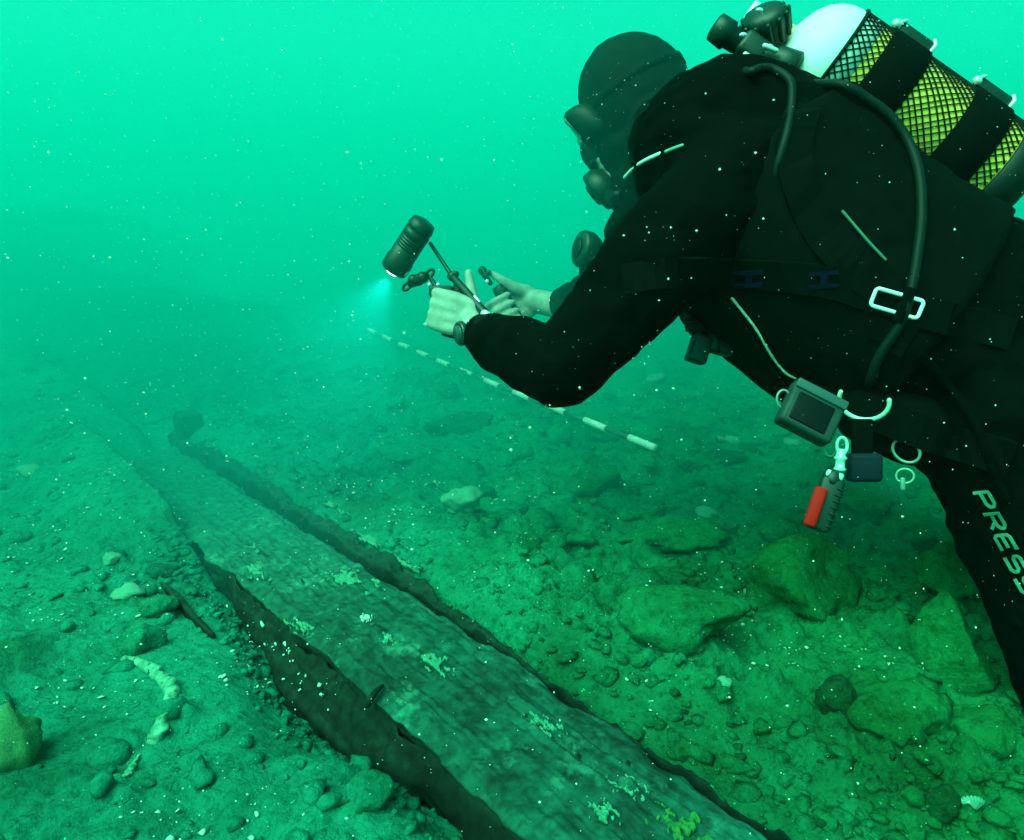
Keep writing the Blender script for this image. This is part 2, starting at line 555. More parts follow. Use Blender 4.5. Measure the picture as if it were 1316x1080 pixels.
# ------------------------------------------------------------------ sunken timber
def wood_material(name, dark, light, silt, amount=0.5, stain=0.5):
    m = bpy.data.materials.new(name); m.use_nodes = True
    nt = m.node_tree; N = nt.nodes; L = nt.links
    b = N['Principled BSDF']; b.inputs['Roughness'].default_value = 0.9; b.inputs['Specular IOR Level'].default_value = 0.12
    uv = N.new('ShaderNodeTexCoord')
    mp = N.new('ShaderNodeMapping'); mp.inputs['Scale'].default_value = (3.0, 34.0, 20.0)
    L.new(uv.outputs['Object'], mp.inputs['Vector'])
    g = N.new('ShaderNodeTexNoise'); g.inputs['Scale'].default_value = 1.0; g.inputs['Detail'].default_value = 7; g.inputs['Distortion'].default_value = 0.6
    L.new(mp.outputs[0], g.inputs['Vector'])
    r = N.new('ShaderNodeValToRGB'); r.color_ramp.elements[0].position = 0.38; r.color_ramp.elements[1].position = 0.66
    r.color_ramp.elements[0].color = (*dark, 1); r.color_ramp.elements[1].color = (*light, 1)
    L.new(g.outputs['Fac'], r.inputs['Fac'])
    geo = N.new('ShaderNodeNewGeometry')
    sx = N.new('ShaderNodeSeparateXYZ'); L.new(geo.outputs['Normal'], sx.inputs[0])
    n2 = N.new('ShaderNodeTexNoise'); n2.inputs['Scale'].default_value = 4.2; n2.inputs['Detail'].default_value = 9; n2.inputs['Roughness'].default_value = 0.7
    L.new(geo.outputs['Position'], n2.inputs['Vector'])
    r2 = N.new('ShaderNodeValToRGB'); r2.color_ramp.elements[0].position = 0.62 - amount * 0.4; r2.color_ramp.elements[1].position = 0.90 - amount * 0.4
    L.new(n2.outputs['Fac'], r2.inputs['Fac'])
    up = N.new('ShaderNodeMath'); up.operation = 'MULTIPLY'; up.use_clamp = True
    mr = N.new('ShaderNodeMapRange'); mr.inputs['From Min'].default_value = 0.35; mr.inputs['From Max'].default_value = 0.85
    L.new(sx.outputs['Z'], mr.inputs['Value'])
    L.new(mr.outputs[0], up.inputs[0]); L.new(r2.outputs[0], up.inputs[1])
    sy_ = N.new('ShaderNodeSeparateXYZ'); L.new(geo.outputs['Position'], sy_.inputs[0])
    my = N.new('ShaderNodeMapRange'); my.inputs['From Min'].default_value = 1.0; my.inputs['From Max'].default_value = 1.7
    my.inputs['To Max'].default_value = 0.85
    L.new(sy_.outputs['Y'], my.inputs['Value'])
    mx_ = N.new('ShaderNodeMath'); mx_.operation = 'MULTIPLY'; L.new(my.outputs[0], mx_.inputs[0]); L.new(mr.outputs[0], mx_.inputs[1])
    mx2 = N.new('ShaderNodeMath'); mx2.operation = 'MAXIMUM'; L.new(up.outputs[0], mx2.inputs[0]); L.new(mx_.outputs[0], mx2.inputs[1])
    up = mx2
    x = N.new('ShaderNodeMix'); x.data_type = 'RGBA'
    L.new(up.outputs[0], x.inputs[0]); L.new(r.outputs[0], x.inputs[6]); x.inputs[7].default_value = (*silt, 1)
    # soft pale staining in patches
    n5 = N.new('ShaderNodeTexNoise'); n5.inputs['Scale'].default_value = 9.0; n5.inputs['Detail'].default_value = 10; n5.inputs['Roughness'].default_value = 0.72
    mp5 = N.new('ShaderNodeMapping'); mp5.inputs['Location'].default_value = (3.1, 7.7, 0.4)
    L.new(geo.outputs['Position'], mp5.inputs[0]); L.new(mp5.outputs[0], n5.inputs['Vector'])
    r5 = N.new('ShaderNodeValToRGB'); r5.color_ramp.elements[0].position = 0.56; r5.color_ramp.elements[1].position = 0.70
    L.new(n5.outputs['Fac'], r5.inputs['Fac'])
    up5 = N.new('ShaderNodeMath'); up5.operation = 'MULTIPLY'; L.new(r5.outputs[0], up5.inputs[0]); L.new(mr.outputs[0], up5.inputs[1])
    x5 = N.new('ShaderNodeMix'); x5.data_type = 'RGBA'
    sc5 = N.new('ShaderNodeMath'); sc5.operation = 'MULTIPLY'; sc5.inputs[1].default_value = stain; L.new(up5.outputs[0], sc5.inputs[0])
    L.new(sc5.outputs[0], x5.inputs[0]); L.new(x.outputs[2], x5.inputs[6]); x5.inputs[7].default_value = (.035, .26, .165, 1)
    x = x5
    # fine mottling of the film
    n3 = N.new('ShaderNodeTexNoise'); n3.inputs['Scale'].default_value = 60; n3.inputs['Detail'].default_value = 6
    L.new(geo.outputs['Position'], n3.inputs['Vector'])
    r3 = N.new('ShaderNodeValToRGB'); r3.color_ramp.elements[0].position = 0.35; r3.color_ramp.elements[1].position = 0.6
    r3.color_ramp.elements[0].color = (.45, .45, .45, 1); r3.color_ramp.elements[1].color = (1.1, 1.1, 1.1, 1)
    L.new(n3.outputs['Fac'], r3.inputs['Fac'])
    ml = N.new('ShaderNodeMix'); ml.data_type = 'RGBA'; ml.blend_type = 'MULTIPLY'; ml.inputs[0].default_value = 0.8
    L.new(x.outputs[2], ml.inputs[6]); L.new(r3.outputs[0], ml.inputs[7])
    L.new(ml.outputs[2], b.inputs['Base Color'])
    bp = N.new('ShaderNodeBump'); bp.inputs['Strength'].default_value = 0.5; bp.inputs['Distance'].default_value = 0.004
    ad = N.new('ShaderNodeMath'); ad.operation = 'ADD'
    L.new(g.outputs['Fac'], ad.inputs[0]); L.new(n3.outputs['Fac'], ad.inputs[1])
    L.new(ad.outputs[0], bp.inputs['Height']); L.new(bp.outputs[0], b.inputs['Normal'])
    return m


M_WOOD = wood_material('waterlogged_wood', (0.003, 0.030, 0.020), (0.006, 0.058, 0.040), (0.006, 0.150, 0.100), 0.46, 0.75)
M_WOOD2 = wood_material('encrusted_wood', (0.008, 0.045, 0.026), (0.022, 0.11, 0.07), (0.018, 0.125, 0.075), 0.75)
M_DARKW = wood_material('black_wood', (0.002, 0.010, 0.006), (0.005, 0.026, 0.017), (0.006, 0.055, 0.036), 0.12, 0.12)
M_GROWTH = pmat('pale_growth', (0.02, 0.19, 0.12), 0.95, 0.05, col2=(0.045, 0.28, 0.17), scale=60, bump=0.7, bscale=150, dist=0.004)
M_WHITEGROWTH = pmat('white_growth', (0.20, 0.45, 0.33), 0.9, 0.1, col2=(0.42, 0.72, 0.56), scale=70, bump=0.7, bscale=150, dist=0.004)


def timber(name, s0, s1, t0, t1, ztop, thick, mat, seed=0, ns=260, nt_=22, rag=0.012, tilt=0.0, zs=None, narrow=None, undercut=0.012, side=None, anchor=0.0, cracks=0):
    """Weathered board lying along the wreck: origin at its base, ragged edges, worn arrises, surface relief."""
    org = PS + PA * ((s0 + s1) / 2) + PN * ((t0 + t1) / 2) + Vector((0, 0, ztop - thick))
    S = np.linspace(s0, s1, ns)
    U = np.linspace(-1, 1, nt_)
    z = np.zeros(ns)
    el = rag * fbm(np.stack([S * 9, z + seed, z], -1), 4)
    er = rag * fbm(np.stack([S * 9, z + seed + 9, z], -1), 4)
    left = t0 + el; right = t1 + er
    if narrow is not None:
        k = narrow(S)
        mid = (left + right) / 2 + anchor * (right - left) / 2
        left = mid + (left - mid) * k; right = mid + (right - mid) * k
    T = (left[:, None] + right[:, None]) / 2 + (right - left)[:, None] / 2 * U[None, :]
    SS = np.repeat(S[:, None], nt_, 1)
    q = np.stack([SS, T, np.full_like(T, seed)], -1)
    Z = ztop + 0.006 * fbm(q * 6, 3) + 0.0035 * fbm(q * np.array([4, 60, 1]), 3) + 0.0050 * fbm(q * 22, 4, 0.6) + tilt * (T - (t0 + t1) / 2)
    Z = Z - 0.012 * np.abs(U[None, :]) ** 8
    if cracks:
        for q_ in range(cracks):
            tc = t0 + (t1 - t0) * (q_ + .5 + .3 * math.sin(q_ * 5.1)) / cracks + 0.010 * fbm(np.stack([SS * 1.6, SS * 0 + q_ * 7, SS * 0], -1), 3)
            on = sstep(-.05, .25, fbm(np.stack([SS * 2.2, SS * 0 + q_ * 3 + 50, SS * 0], -1), 2))
            Z = Z - 0.007 * on * np.exp(-((T - tc) / 0.0032) ** 2)
    if zs is not None: Z = Z + zs(SS, T)
    rows = []
    # top row then the two sides, as one closed section
    secs = []
    for i in range(ns):
        ring = [(S[i], T[i, j], Z[i, j]) for j in range(nt_)]
        for f in (0.35, 0.7, 1.0):
            ring.append((S[i], T[i, -1] - 0.012 * f + 0.005 * math.sin(i * .13 + f * 5), Z[i, -1] - thick * f))
        for f in (1.0, 0.7, 0.35):
            ring.append((S[i], T[i, 0] + undercut * f + 0.005 * math.sin(i * .17 + f * 4), Z[i, 0] - thick * f))
        secs.append(ring)
    A = np.array(secs)
    n = A.shape[1]
    # local coordinates: x along, y across, z up, about org
    V = np.stack([A[..., 0] - (s0 + s1) / 2, -(A[..., 1] - (t0 + t1) / 2), A[..., 2] - org.z], -1).reshape(-1, 3)
    id_ = np.arange(ns * n).reshape(ns, n)
    Fq = np.stack([id_[:-1], id_[1:], np.roll(id_[1:], -1, 1), np.roll(id_[:-1], -1, 1)], -1).reshape(-1, 4)
    o = from_arrays(name, V, Fq, mat)
    bm = bmesh.new(); bm.from_mesh(o.data)
    bm.verts.ensure_lookup_table()
    bm.faces.new([bm.verts[i] for i in range(n)]); bm.faces.new([bm.verts[(ns - 1) * n + i] for i in range(n - 1, -1, -1)])
    bmesh.ops.recalc_face_normals(bm, faces=bm.faces[:]); bm.to_mesh(o.data); bm.free()
    o.data.polygons.foreach_set('use_smooth', [True] * len(o.data.polygons))
    if side is not None:                                   # bare black wood on standing faces; its colour also deepens shade in the hollow
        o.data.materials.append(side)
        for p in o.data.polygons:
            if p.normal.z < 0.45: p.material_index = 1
    o.matrix_world = Matrix.Translation(org) @ Matrix((PA, -PN, Vector((0, 0, 1)))).transposed().to_4x4()
    return o


def crust(parent, s, t, ztop, ls, lt, mat, seed, h=0.0032, name='growth_patch'):
    """Low lumpy crust with an uneven outline, a real sheet with thickness."""
    n = 34
    a = np.linspace(-1, 1, n)
    X, Y = np.meshgrid(a, a)
    rr = np.sqrt(X ** 2 + Y ** 2)
    q = np.stack([X * 1.8 + seed * 3.1, Y * 1.8, np.full_like(X, seed)], -1)
    edge = 0.60 + 0.75 * fbm(q * 1.5, 5, 0.7)
    m = sstep(0.0, 0.35, edge - rr)
    Z = h * (m * (0.8 + 0.9 * fbm(q * 4, 3)) - 0.35 * (1 - m)) * 1.2
    org = PS + PA * s + PN * t + Vector((0, 0, ztop))
    keep = m > 0.0
    pts = np.stack([org.x + X * ls * PA.x + Y * lt * PN.x, org.y + X * ls * PA.y + Y * lt * PN.y, org.z + Z], -1)
    id_ = -np.ones(n * n, int).reshape(n, n)
    id_[keep] = np.arange(keep.sum())
    Fq = [(id_[i, j], id_[i, j + 1], id_[i + 1, j + 1], id_[i + 1, j]) for i in range(n - 1) for j in range(n - 1)
          if keep[i, j] and keep[i, j + 1] and keep[i + 1, j] and keep[i + 1, j + 1]]
    if len(Fq) < 6: return None
    V = pts[keep]
    base = V.copy(); base[:, 2] = org.z - h
    bmx = bmesh.new()
    vs1 = [bmx.verts.new(v) for v in V]
    for f in Fq: bmx.faces.new([vs1[k] for k in f])
    g = bmesh.ops.extrude_face_region(bmx, geom=bmx.faces[:])
    ext = [e for e in g['geom'] if isinstance(e, bmesh.types.BMVert)]
    for v in ext: v.co.z = org.z - h * 1.2
    loose = [v for v in bmx.verts if not v.link_faces]
    bmesh.ops.delete(bmx, geom=loose, context='VERTS')
    return from_bm(name, bmx, mat, parent)


PTOP = 0.014
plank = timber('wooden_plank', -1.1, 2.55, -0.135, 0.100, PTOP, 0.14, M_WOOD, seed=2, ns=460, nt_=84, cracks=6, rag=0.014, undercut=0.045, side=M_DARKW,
               zs=lambda s, t: -0.075 * sstep(1.7, 2.5, s) - 0.02 * sstep(0.1, -0.6, s) + 0.012 * np.sin(s * 3.1),
               narrow=lambda s: 1.0 - 0.35 * sstep(2.0, 2.55, s))
tag(plank, 'broad dark waterlogged plank with pale crusts, lying sunk in the seabed', 'plank')


def ptop(s): return PTOP + float(-0.075 * sstep(1.7, 2.5, np.array(s)) - 0.02 * sstep(0.1, -0.6, np.array(s)) + 0.012 * math.sin(s * 3.1))


def pix_st(px, py, z=PTOP):
    p = G(px, py, z)
    return plank_st(p.x, p.y)


for k, (px, py, ls, lt, mt) in enumerate((
        (448, 748, .085, .055, M_GROWTH), (388, 812, .050, .025, M_GROWTH), (330, 735, .060, .030, M_GROWTH),
        (322, 705, .040, .035, M_GROWTH), (497, 828, .030, .018, M_GROWTH), (470, 802, .018, .014, M_WHITEGROWTH),
        (698, 937, .040, .016, M_GROWTH), (805, 1012, .040, .030, M_GROWTH), (772, 1046, .03, .02, M_GROWTH),
        (560, 860, .05, .03, M_GROWTH))):
    s, t = pix_st(px, py)
    crust(plank, s, t, ptop(s) + 0.001, ls, lt, mt, k + 1)

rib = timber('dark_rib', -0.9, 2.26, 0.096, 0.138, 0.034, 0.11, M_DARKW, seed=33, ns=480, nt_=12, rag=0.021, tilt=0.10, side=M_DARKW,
             zs=lambda s, t: 0.010 * fbm(np.stack([s * 5, t * 9, s * 0 + 3], -1), 4) + 0.007 * fbm(np.stack([s * 26, t * 40, s * 0 + 5], -1), 4, 0.6) - 0.036 * (1 - sstep(0.25, 0.75, s)) - 0.02 * sstep(1.8, 2.3, s),
             narrow=lambda s: (0.16 + 0.84 * sstep(0.30, 0.80, s)) * (1.0 - 0.3 * sstep(1.6, 2.2, s)))
tag(rib, 'long dark rib of old timber standing up along the right edge of the broad plank', 'timber')

edge_board = timber('edge_board', 0.55, 2.1, 0.148, 0.25, 0.030, 0.07, M_WOOD2, seed=14, rag=0.03, tilt=-0.16,
                    zs=lambda s, t: 0.022 * fbm(np.stack([s * 7, t * 9, s * 0], -1), 4) - 0.045 * (1 - sstep(0.6, 0.95, s)) - 0.04 * sstep(1.5, 2.2, s),
                    narrow=lambda s: 0.45 + 0.55 * (1 - sstep(0.7, 1.3, s)))
tag(edge_board, 'rough encrusted board half buried beyond the dark groove beside the broad plank', 'board')
for k, (px, py, ls, lt) in enumerate(((425, 650, .10, .02), (470, 695, .08, .018), (400, 628, .07, .02), (520, 725, .06, .014))):
    s, t = pix_st(px, py, 0.03)
    crust(edge_board, s, max(t, 0.15), 0.034, ls, lt, M_GROWTH, 30 + k)

strip = timber('sloping_board', -0.75, 1.36, -0.188, -0.126, -0.038, 0.04, M_DARKW, seed=21, ns=300, nt_=16, rag=0.016, tilt=1.15, side=M_DARKW, anchor=1.0,
               zs=lambda s, t: 0.010 * np.sin(s * 4.0) + 0.012 * fbm(np.stack([s * 7, t * 22, s * 0 + 4], -1), 4) - 0.030 * sstep(1.05, 1.4, s),
               narrow=lambda s: 0.10 + 0.90 * sstep(1.36, 0.75, s) * (0.34 + 0.66 * np.exp(-((s - 0.62) / 0.26) ** 2)))
tag(strip, 'black splintered board sloping down from the left edge of the broad plank into the hollow', 'board')  # near-black tone partly painted in to darken the hollow
# pale flecks caught on the sloping board
bm = bmesh.new()
for k in range(36):
    s = 0.72 + rng.gauss(0, .09); t = -0.160 + rng.gauss(0, .012)
    p = PS + PA * s + PN * t + Vector((0, 0, -0.038 + 1.15 * (t + 0.157) + 0.010 * math.sin(s * 4.0) + .004))
    r = rng.uniform(.0008, .0026) * (1.8 if k < 6 else 1)
    tube(bm, [p, p + Vector((rng.uniform(-r, r), rng.uniform(-r, r), rng.uniform(-r, r))) * 1.5], [r, r * .6], 6)
o = from_bm('pale_flecks', bm, M_WHITEGROWTH, strip); o['kind'] = 'stuff'
strip2 = timber('thin_lath', 0.86, 1.28, -0.252, -0.236, -0.010, 0.03, M_DARKW, seed=27, ns=70, nt_=6, rag=0.006,
                zs=lambda s, t: -0.03 * sstep(1.1, 1.3, s), narrow=lambda s: 0.15 + 0.85 * sstep(1.28, 1.1, s))
tag(strip2, 'short thin lath poking from the silt left of the black sloping board', 'lath')

# stub of a frame standing at the far end of the groove
sp = GP(243, 556)
bm = bmesh.new()
obox(bm, sp + Vector((0, 0, 0.01)), (PA + Vector((0, 0, .1))), PN, Vector((0.1, 0, 1)), 0.08, 0.075, 0.12, 0.010)
bmesh.ops.subdivide_edges(bm, edges=bm.edges[:], cuts=3, use_grid_fill=True)
for v in bm.verts:
    v.co += Vector(fbm(np.array([[v.co.x * 20, v.co.y * 20, v.co.z * 20], [v.co.x * 20 + 7, v.co.y * 20, v.co.z * 20], [0, 0, 0]]), 3)[:3]) * 0.008
tag(from_bm('timber_stub', bm, M_DARKW), 'short dark wooden stub standing upright at the far end of the groove', 'wooden stub')

# nail or dowel sticking from the left edge, near the hollow
s, t = pix_st(478, 905)
bm = bmesh.new()
q0 = PS + PA * s + PN * (-0.150) + Vector((0, 0, 0.018)); 
tube(bm, [q0, q0 + PN * 0.020 + PA * 0.008 + Vector((0, 0, .008)), q0 + PN * 0.036 + PA * 0.012 + Vector((0, 0, .010))], [0.006, 0.005, 0.0025], 8)
tag(from_bm('wooden_dowel', bm, M_DARKW), 'small dark dowel sticking up across the left edge of the broad plank', 'dowel')


# ------------------------------------------------------------------ stones
def stone_mesh(name, seed, sub=3, flat=1.0, rough=0.22, cuts=5):
    bm = bmesh.new()
    bmesh.ops.create_icosphere(bm, subdivisions=sub, radius=1.0)
    co = np.array([v.co[:] for v in bm.verts])
    r_ = np.random.default_rng(seed)
    for _ in range(cuts):                                   # worn facets
        d = r_.normal(size=3); d /= np.linalg.norm(d)
        lim = r_.uniform(0.55, 0.85)
        ex = co @ d - lim
        co = co - np.where(ex > 0, ex * 0.85, 0)[:, None] * d
    co = co * (1 + rough * fbm(co * 1.3 + seed, 4)[:, None])
    if sub >= 3: co = co + 0.035 * np.stack([fbm(co * 6 + seed + k * 9, 3) for k in range(3)], -1)
    co[:, 2] *= flat
    for v, c in zip(bm.verts, co): v.co = c
    me = bpy.data.meshes.new(name)
    bm.to_mesh(me); bm.free()
    me.polygons.foreach_set('use_smooth', [True] * len(me.polygons))
    return me


def big_stone(px, py, sx, sy, sz, rz, label, mat=None, seed=0, sink=0.3, name='rock', cat='rock', sub=4, tilt=(0, 0), group=None, rough=0.22):
    p = GP(px, py)
    me = stone_mesh(name, seed, sub, rough=rough)
    o = link(name, me, mat or M_STONE)
    o.location = p + Vector((0, sy * 0.5, sz * (0.5 - sink)))
    o.scale = (sx / 2, sy / 2, sz / 2)
    o.rotation_euler = (tilt[0], tilt[1], rz)
    return tag(o, label, cat, group)


ROCKS = [
    (595, 664, .100, .085, .070, .2, 'pale rounded stone beyond the groove, palest stone in the middle of the seabed', M_PALE, 5, .25),
    (885, 852, .235, .170, .115, -.1, 'broad flat topped rock with a dark undercut front, below the hanging gauge console', M_STONE, 12, .25),
    (1052, 800, .225, .200, .185, .4, 'rounded boulder below the red hanging torch', M_STONE, 23, .3),
    (757, 640, .215, .200, .160, .1, 'silt covered boulder behind the near end of the striped pole', M_STONE, 31, .35),
    (872, 716, .270, .130, .070, .1, 'thin rock slab overhanging a dark gap, behind the flat topped rock', M_STONE, 44, .1),
    (1245, 905, .150, .150, .190, .5, 'tall lumpy boulder beside the leg of the diver', M_STONE, 52, .3),
    (1190, 715, .20, .16, .10, .2, 'low rock just left of the thigh of the diver', M_STONE, 66, .3),
    (1120, 672, .17, .13, .09, .5, 'low rock right of the red hanging torch', M_STONE, 67, .35),
    (172, 843, .088, .070, .062, .5, 'rounded stone at the top of the curved shell crust on the left', M_STONE, 71, .25),
    (157, 775, .070, .050, .034, .2, 'small flat square stone behind the rounded stone on the left', M_PALE, 72, .2),
    (196, 800, .075, .050, .045, .7, 'dark edged stone directly behind the rounded stone on the left', M_STONE, 73, .25),
    (200, 744, .075, .060, .030, .3, 'dark disc shaped stone near the far tip of the black sloping board', M_DSTONE, 74, .2),
    (6, 992, .078, .070, .105, 1.1, 'ochre stone standing at the left edge of the view', M_YELLOW, 87, .32),
    (466, 1046, .068, .06, .040, .3, 'pale green rounded stone below the hollow beside the plank', M_SILT, 83, .3),
    (1224, 1052, .050, .045, .055, .3, 'black pitted stone beside a white shell in the near right rubble', M_DSTONE, 85, .25),
    (1084, 918, .060, .055, .070, .3, 'dark upright stone in the middle of the rubble on the right', M_DSTONE, 91, .25),
    (1122, 896, .060, .045, .045, -.5, 'oval green stone right of the dark upright stone', M_STONE, 93, .25),
    (1152, 905, .050, .035, .035, .6, 'small angular pale stone right of the oval green stone', M_STONE, 94, .2),
    (995, 912, .070, .055, .035, -.3, 'flat pale green stone left of the dark upright stone', M_SILT, 95, .35),
    (932, 896, .024, .020, .018, .0, 'tiny round stone below the flat topped rock', M_PALE, 96, .2),
    (30, 616, .075, .06, .045, .2, 'pale stone far out on the left part of the seabed', M_PALE, 97, .25),
    (140, 734, .040, .034, .03, .2, 'small pale round stone left of the disc shaped stone', M_PALE, 98, .2),
    (684, 704, .055, .05, .05, .2, 'small round stone right of the palest stone', M_STONE, 99, .25),
    (590, 560, .28, .16, .12, .6, 'dark low rock under the far half of the striped pole', M_DSTONE, 101, .45),
    (935, 600, .14, .09, .05, .0, 'dark flat rock just past the near end of the striped pole', M_DSTONE, 103, .3),
    (1285, 995, .10, .10, .09, .8, 'rubble block at the near right edge, in front of the knee', M_STONE, 105, .35),
    (1170, 990, .16, .12, .10, .3, 'buried smooth rock in the near right rubble', M_STONE, 107, .5),
    (880, 1005, .05, .045, .03, .3, 'flat stone on the half buried board near the front', M_STONE, 109, .4),
    (1010, 700, .10, .08, .06, .4, 'small rock left of the red hanging torch', M_STONE, 111, .35),
    (790, 560, .16, .10, .06, .2, 'low stone behind the striped pole', M_STONE, 113, .35),
    (510, 600, .22, .17, .06, .2, 'flat pale slab lying far beyond the groove', M_STONE, 115, .3),
    (1240, 770, .16, .12, .11, .9, 'shadowed rock tucked behind the thigh of the diver', M_STONE, 117, .3),
]
for (px, py, sx, sy, sz, rz, lab, mt, sd, sk) in ROCKS:
    small = sx < 0.1
    ro = .42 if mt is M_YELLOW else .25
    big_stone(px, py, sx, sy, sz, rz, lab, mt, sd, sk, name='stone' if small else 'rock', cat='stone' if small else 'rock', sub=3 if small else 4, rough=ro)

# white shell beside the black stone
bm = bmesh.new()
p = GP(1250, 1040)
for k in range(9):
    a = R(-60 + 15 * k)
    tube(bm, [p + Vector((0, 0, .004)), p + Vector((math.sin(a) * .016, .004, .010 + math.cos(a) * .010)), p + Vector((math.sin(a) * .019, .006, .008 + math.cos(a) * .013))], [.002, .0036, .0024], 6)
tag(from_bm('shell', bm, M_PALE), 'small ribbed white shell right of the black pitted stone', 'shell')

# pale curved crust on the left
pts = [GP(*q) for q in ((160, 848), (185, 855), (207, 872), (221, 886), (219, 905), (210, 930), (196, 955), (176, 982), (160, 1000))]
pts = catmull([p + Vector((0, 0, 0.0)) for p in pts], 8)
bm = bmesh.new()
nn = len(pts)
rad = [0.0105 * (0.45 + 0.75 * math.sin(math.pi * min(1, (i + 4) / nn))) * (1 + 0.12 * rng.uniform(-1, 1)) for i in range(nn)]
tube(bm, [p + Vector((rng.uniform(-.001, .001), rng.uniform(-.001, .001), 0.001)) for p in pts], rad, 10)
bmesh.ops.subdivide_edges(bm, edges=bm.edges[:], cuts=1, use_grid_fill=True)
vco = np.array([v.co[:] for v in bm.verts])
dn = 0.006 * fbm(vco * 60, 4)
for v, d in zip(bm.verts, dn): v.co += Vector((d, -d, d))
tag(from_bm('shell_crust', bm, pmat('crust', (0.03, 0.19, 0.12), 0.95, 0.05, col2=(0.10, 0.36, 0.24), scale=55, bump=.8, bscale=120, dist=.005)), 'pale curved ridge of broken shell in the silt on the left', 'shell crust')

# single stones one could count: copies of a few shapes, each an object
protos = [stone_mesh('stone', 200 + k, 2, flat=rng.uniform(.55, .85)) for k in range(9)]
for i, me in enumerate(protos):
    me.materials.append((M_STONE, M_SILT, M_SILT, M_SILT, M_STONE, M_SILT, M_STONE, M_DSTONE, M_PALE)[i])
taken = [(GP(r[0], r[1]), r[2]) for r in ROCKS]
MARKS = [((595, 664), 'the palest rounded stone'), ((885, 852), 'the broad flat topped rock'), ((1052, 800), 'the rounded boulder below the red torch'),
         ((757, 640), 'the boulder behind the striped pole'), ((872, 716), 'the overhanging rock slab'), ((1245, 905), 'the tall boulder beside the leg'),
         ((172, 843), 'the curved shell crust'), ((200, 744), 'the dark disc shaped stone'), ((10, 990), 'the ochre stone'), ((466, 1046), 'the hollow beside the plank'),
         ((1084, 918), 'the dark upright stone'), ((1224, 1052), 'the black pitted stone and white shell'), ((30, 616), 'the pale far stone on the left'),
         ((590, 560), 'the far half of the striped pole'), ((470, 700), 'the encrusted edge board'), ((950, 1000), 'the near end of the dark rib')]
MARKS = [(GP(*m[0]), m[1]) for m in MARKS]
TONE = ['silt covered', 'pale green', 'pale green', 'pale green', 'silt covered', 'pale green', 'silt covered', 'dark', 'whitish']
count = {'r': 0, 'l': 0}
tries = 0
while count['r'] < 205 or count['l'] < 55:
    tries += 1
    if tries > 6000: break
    side = 'r' if rng.random() < .6 else 'l'
    if side == 'r':
        x, y = rng.uniform(-.6, 1.15), .62 + 2.6 * rng.random() ** 1.4
    else:
        x, y = rng.uniform(-1.7, .1), .66 + 2.2 * rng.random() ** 1.3
    s, t = plank_st(x, y)
    if side == 'r' and t < .33 or side == 'l' and t > -.33: continue
    if count[side] >= (205 if side == 'r' else 55): continue
    r = 0.010 + (0.048 * rng.random() ** 1.6 if side == 'r' else 0.022 * rng.random() ** 3)
    if any((p.x - x) ** 2 + (p.y - y) ** 2 < (w * .5 + r) ** 2 for p, w in taken): continue
    taken.append((Vector((x, y, 0)), r * 2))
    kk = rng.randrange(9) if rng.random() < .75 else rng.randrange(3)
    o = bpy.data.objects.new('stone', protos[kk])
    COL.objects.link(o)
    o.location = (x, y, gz(x, y) + r * (.18 if r < .02 else .05))
    o.scale = (r * rng.uniform(.8, 1.35), r * rng.uniform(.8, 1.2), r * rng.uniform(.7, 1.1))
    o.rotation_euler = (rng.uniform(-.3, .3), rng.uniform(-.3, .3), rng.uniform(0, 6.28))
    mk = min(MARKS, key=lambda m: (m[0].x - x) ** 2 + (m[0].y - y) ** 2)[1]
    lab = '%s %s stone lying near %s' % ('fist sized' if r > .03 else ('egg sized' if r > .018 else 'small'), TONE[kk], mk)
    tag(o, lab, 'stone', lab.replace(' stone lying', ' stones'))
    count[side] += 1


def scatter_mesh(name, n, place, rmin, rmax, power, mat, flat=0.6, base_sub=1, sink=0.1):
    """Uncountable crumbs: real geometry, one object."""
    bm0 = bmesh.new()
    if base_sub == 0: bmesh.ops.create_icosphere(bm0, subdivisions=1, radius=1)
    else: bmesh.ops.create_icosphere(bm0, subdivisions=base_sub, radius=1)
    bv = np.array([v.co[:] for v in bm0.verts]); bf = np.array([[v.index for v in f.verts] for f in bm0.faces]); bm0.free()
    xy = place(n); n = len(xy)
    zz = ground_h(xy[:, 0], xy[:, 1])
    r = rmin + (rmax - rmin) * nrng.random(n) ** power
    sc = np.stack([r * nrng.uniform(.7, 1.5, n), r * nrng.uniform(.7, 1.3, n), r * flat * nrng.uniform(.6, 1.3, n)], -1)
    a = nrng.uniform(0, 6.28, n)
    jit = 1 + 0.28 * nrng.normal(size=(n, len(bv), 1)).clip(-1.3, 1.3)
    V = bv[None] * jit * sc[:, None, :]
    tl = nrng.uniform(-.5, .5, n)
    V = np.stack([V[..., 0], V[..., 1] * np.cos(tl)[:, None] - V[..., 2] * np.sin(tl)[:, None], V[..., 1] * np.sin(tl)[:, None] + V[..., 2] * np.cos(tl)[:, None]], -1)
    X = V[..., 0] * np.cos(a)[:, None] - V[..., 1] * np.sin(a)[:, None] + xy[:, 0, None]
    Y = V[..., 0] * np.sin(a)[:, None] + V[..., 1] * np.cos(a)[:, None] + xy[:, 1, None]
    Z = V[..., 2] + (zz + r * sink)[:, None]
    VV = np.stack([X, Y, Z], -1).reshape(-1, 3)
    FF = (bf[None] + (np.arange(n) * len(bv))[:, None, None]).reshape(-1, 3)
    return tag(from_arrays(name, VV, FF, mat), kind='stuff')


